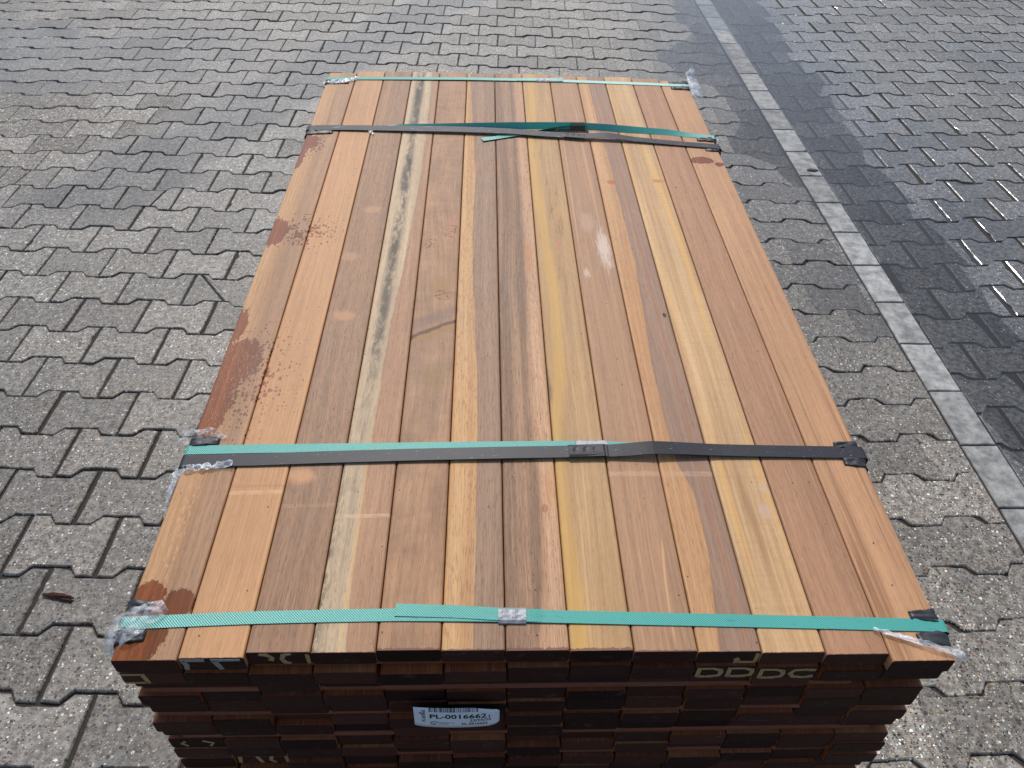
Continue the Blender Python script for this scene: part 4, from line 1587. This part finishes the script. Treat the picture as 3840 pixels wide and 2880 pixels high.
rbar = random.Random(42)
vs, fs = [], []
x = 0.0190
while x < 0.0785:
    w = rbar.choice((0.00045, 0.00045, 0.0009, 0.0013))
    a = len(vs)
    vs += [(x, 0, 0.0375), (x + w, 0, 0.0375), (x + w, 0, 0.0485), (x, 0, 0.0485)]
    fs.append((a, a + 1, a + 2, a + 3))
    x += w + rbar.choice((0.00045, 0.0008, 0.0012))
link("barcode", on_paper(mesh("barcode", vs, fs)), (M_INK,), tagroot)
ink_text("PL-0016662", 0.0190, 0.0222, 0.0138, 1.07, "printed_number", 0, 0.00035)
ink_text("22/05/26", 0.0690, 0.0150, 0.0072, 1.05, "printed_date", 0, 0.0001)
ink_text("PL-0016662", 0.0590, 0.0062, 0.0078, 0.86, "printed_number", 0, 0.00012)
ink_text("PL-0016662", 0.0142, 0.0130, 0.0064, 0.95, "printed_number", math.pi / 2, 0.0001)
vs = [(0.069, 0, 0.0136), (0.0895, 0, 0.0136), (0.0895, 0, 0.0140), (0.069, 0, 0.0140)]
link("printed_rule", on_paper(mesh("printed_rule", vs, [(0, 1, 2, 3)])), (M_INK,), tagroot)
# small grey print as two rows of dashes, too small to read
vs, fs = [], []
for row, (xa, xb) in enumerate(((0.0305, 0.0500), (0.0305, 0.0415))):
    x = xa
    while x < xb:
        w = rbar.uniform(0.0006, 0.0016)
        z = 0.0112 - row * 0.0030
        a = len(vs)
        vs += [(x, 0, z), (x + w, 0, z), (x + w, 0, z + 0.0011), (x, 0, z + 0.0011)]
        fs.append((a, a + 1, a + 2, a + 3))
        x += w + 0.0004
link("fine_print", on_paper(mesh("fine_print", vs, fs)), (M_INK,), tagroot)
# ring mark with an arrow head and a small leaf block
vs, fs = [], []
for k in range(27):
    a = math.radians(20 + 300 * k / 26)
    for rr in (0.0046, 0.0036): vs.append((0.0245 + rr * math.cos(a), 0, 0.0105 + rr * math.sin(a)))
for k in range(26): fs.append((2 * k, 2 * k + 2, 2 * k + 3, 2 * k + 1))
a = len(vs)
vs += [(0.0276, 0, 0.0118), (0.0304, 0, 0.0116), (0.0288, 0, 0.0146)]
fs.append((a, a + 1, a + 2))
for k in range(3):
    a = len(vs)
    xx = 0.0228 + 0.0011 * k
    vs += [(xx, 0, 0.0092), (xx + 0.0009, 0, 0.0092), (xx + 0.0012, 0, 0.0118 - 0.0004 * k), (xx + 0.0003, 0, 0.0118 - 0.0004 * k)]
    fs.append((a, a + 1, a + 2, a + 3))
link("ring_mark", on_paper(mesh("ring_mark", vs, fs)), (M_INK,), tagroot)
for sx_, sz_, ang in ((0.0090, 0.0330, -1.0), (0.0935, 0.0250, 1.45)):
    me = bar_mesh(0.0065, 0.0009, 0.0011, 0.0002)
    o = link("staple", me, (M_STAPLE,), tagroot, (sx_, bow(sx_) - 0.0008, sz_))
    o.rotation_euler = (0, ang * -1, 0)

# ------------------------------------------------------------------ odds and ends on the paving
g = G("rusty_bark")
co = g.obj()
M_BARK = g.fin(g.mix(g.noise(g.v('MULTIPLY', co, (60, 400, 400)), 1, 3, 0.7), srgb(36, 20, 15), srgb(88, 48, 36)), 0.8, 0, 0.2)
g = G("stone_chip")
M_STONE = g.fin(g.mix(g.noise(g.obj(), 80, 3), srgb(60, 58, 54), srgb(96, 92, 86)), 0.8, 0, 0.3)

bm = bmesh.new()
rs = random.Random(9)
for k, (dy, dz, l0, l1) in enumerate(((0, .004, -.034, .036), (-.004, .003, -.006, .034), (.004, .003, -.028, .012), (.001, .006, -.010, .030))):
    rings = []
    for i in range(9):
        u = i / 8
        x = l0 + (l1 - l0) * u
        rr = 0.0042 * (0.25 + 1.1 * math.sin(math.pi * min(1, u * .8 + .12))) * (0.8 if k else 1)
        ring = []
        for j in range(6):
            a = j / 6 * 2 * math.pi
            ring.append(bm.verts.new((x, dy * (0.5 + u) + rr * math.cos(a) * rs.uniform(.7, 1.2), dz + 0.7 * rr * math.sin(a) * rs.uniform(.7, 1.2))))
        rings.append(ring)
    for a, b in zip(rings, rings[1:]):
        for j in range(6): bm.faces.new((a[j], a[(j + 1) % 6], b[(j + 1) % 6], b[j]))
    bm.faces.new(rings[0][::-1]); bm.faces.new(rings[-1])
me = bpy.data.meshes.new("splinter"); bm.to_mesh(me); bm.free()
sp = link("wood_splinter", me, (M_BARK,), None, (-0.953, 0.917, terrain(-0.953, 0.917) + 0.0005), -0.10)
tag(sp, "rusty brown splinter of wood lying on the paving left of the bundle", "splinter")


def chip(name, label, x, y, s, mat, sq=(1, 1, 0.6), cat_="stone"):
    bm = bmesh.new()
    bmesh.ops.create_icosphere(bm, subdivisions=2, radius=s)
    for v in bm.verts:
        f = 1 + 0.35 * noise.noise(v.co * (1.6 / s) + Vector((x, y, 3)))
        v.co = Vector((v.co.x * sq[0], v.co.y * sq[1], v.co.z * sq[2])) * f
    me = bpy.data.meshes.new(name); bm.to_mesh(me); bm.free()
    o = link(name, me, (mat,), None, (x, y, terrain(x, y) + s * sq[2] * 0.75))
    return tag(o, label, cat_)


chip("debris_clump", "dark clump of wet dirt on the corner of a light kerb stone", 1.186, 2.965, 0.016, M_STONE, (1.5, 0.8, 0.5), "debris")
chip("pebble", "small dark pebble by the far left corner of the bundle", -0.885, 3.545, 0.011, M_STONE)
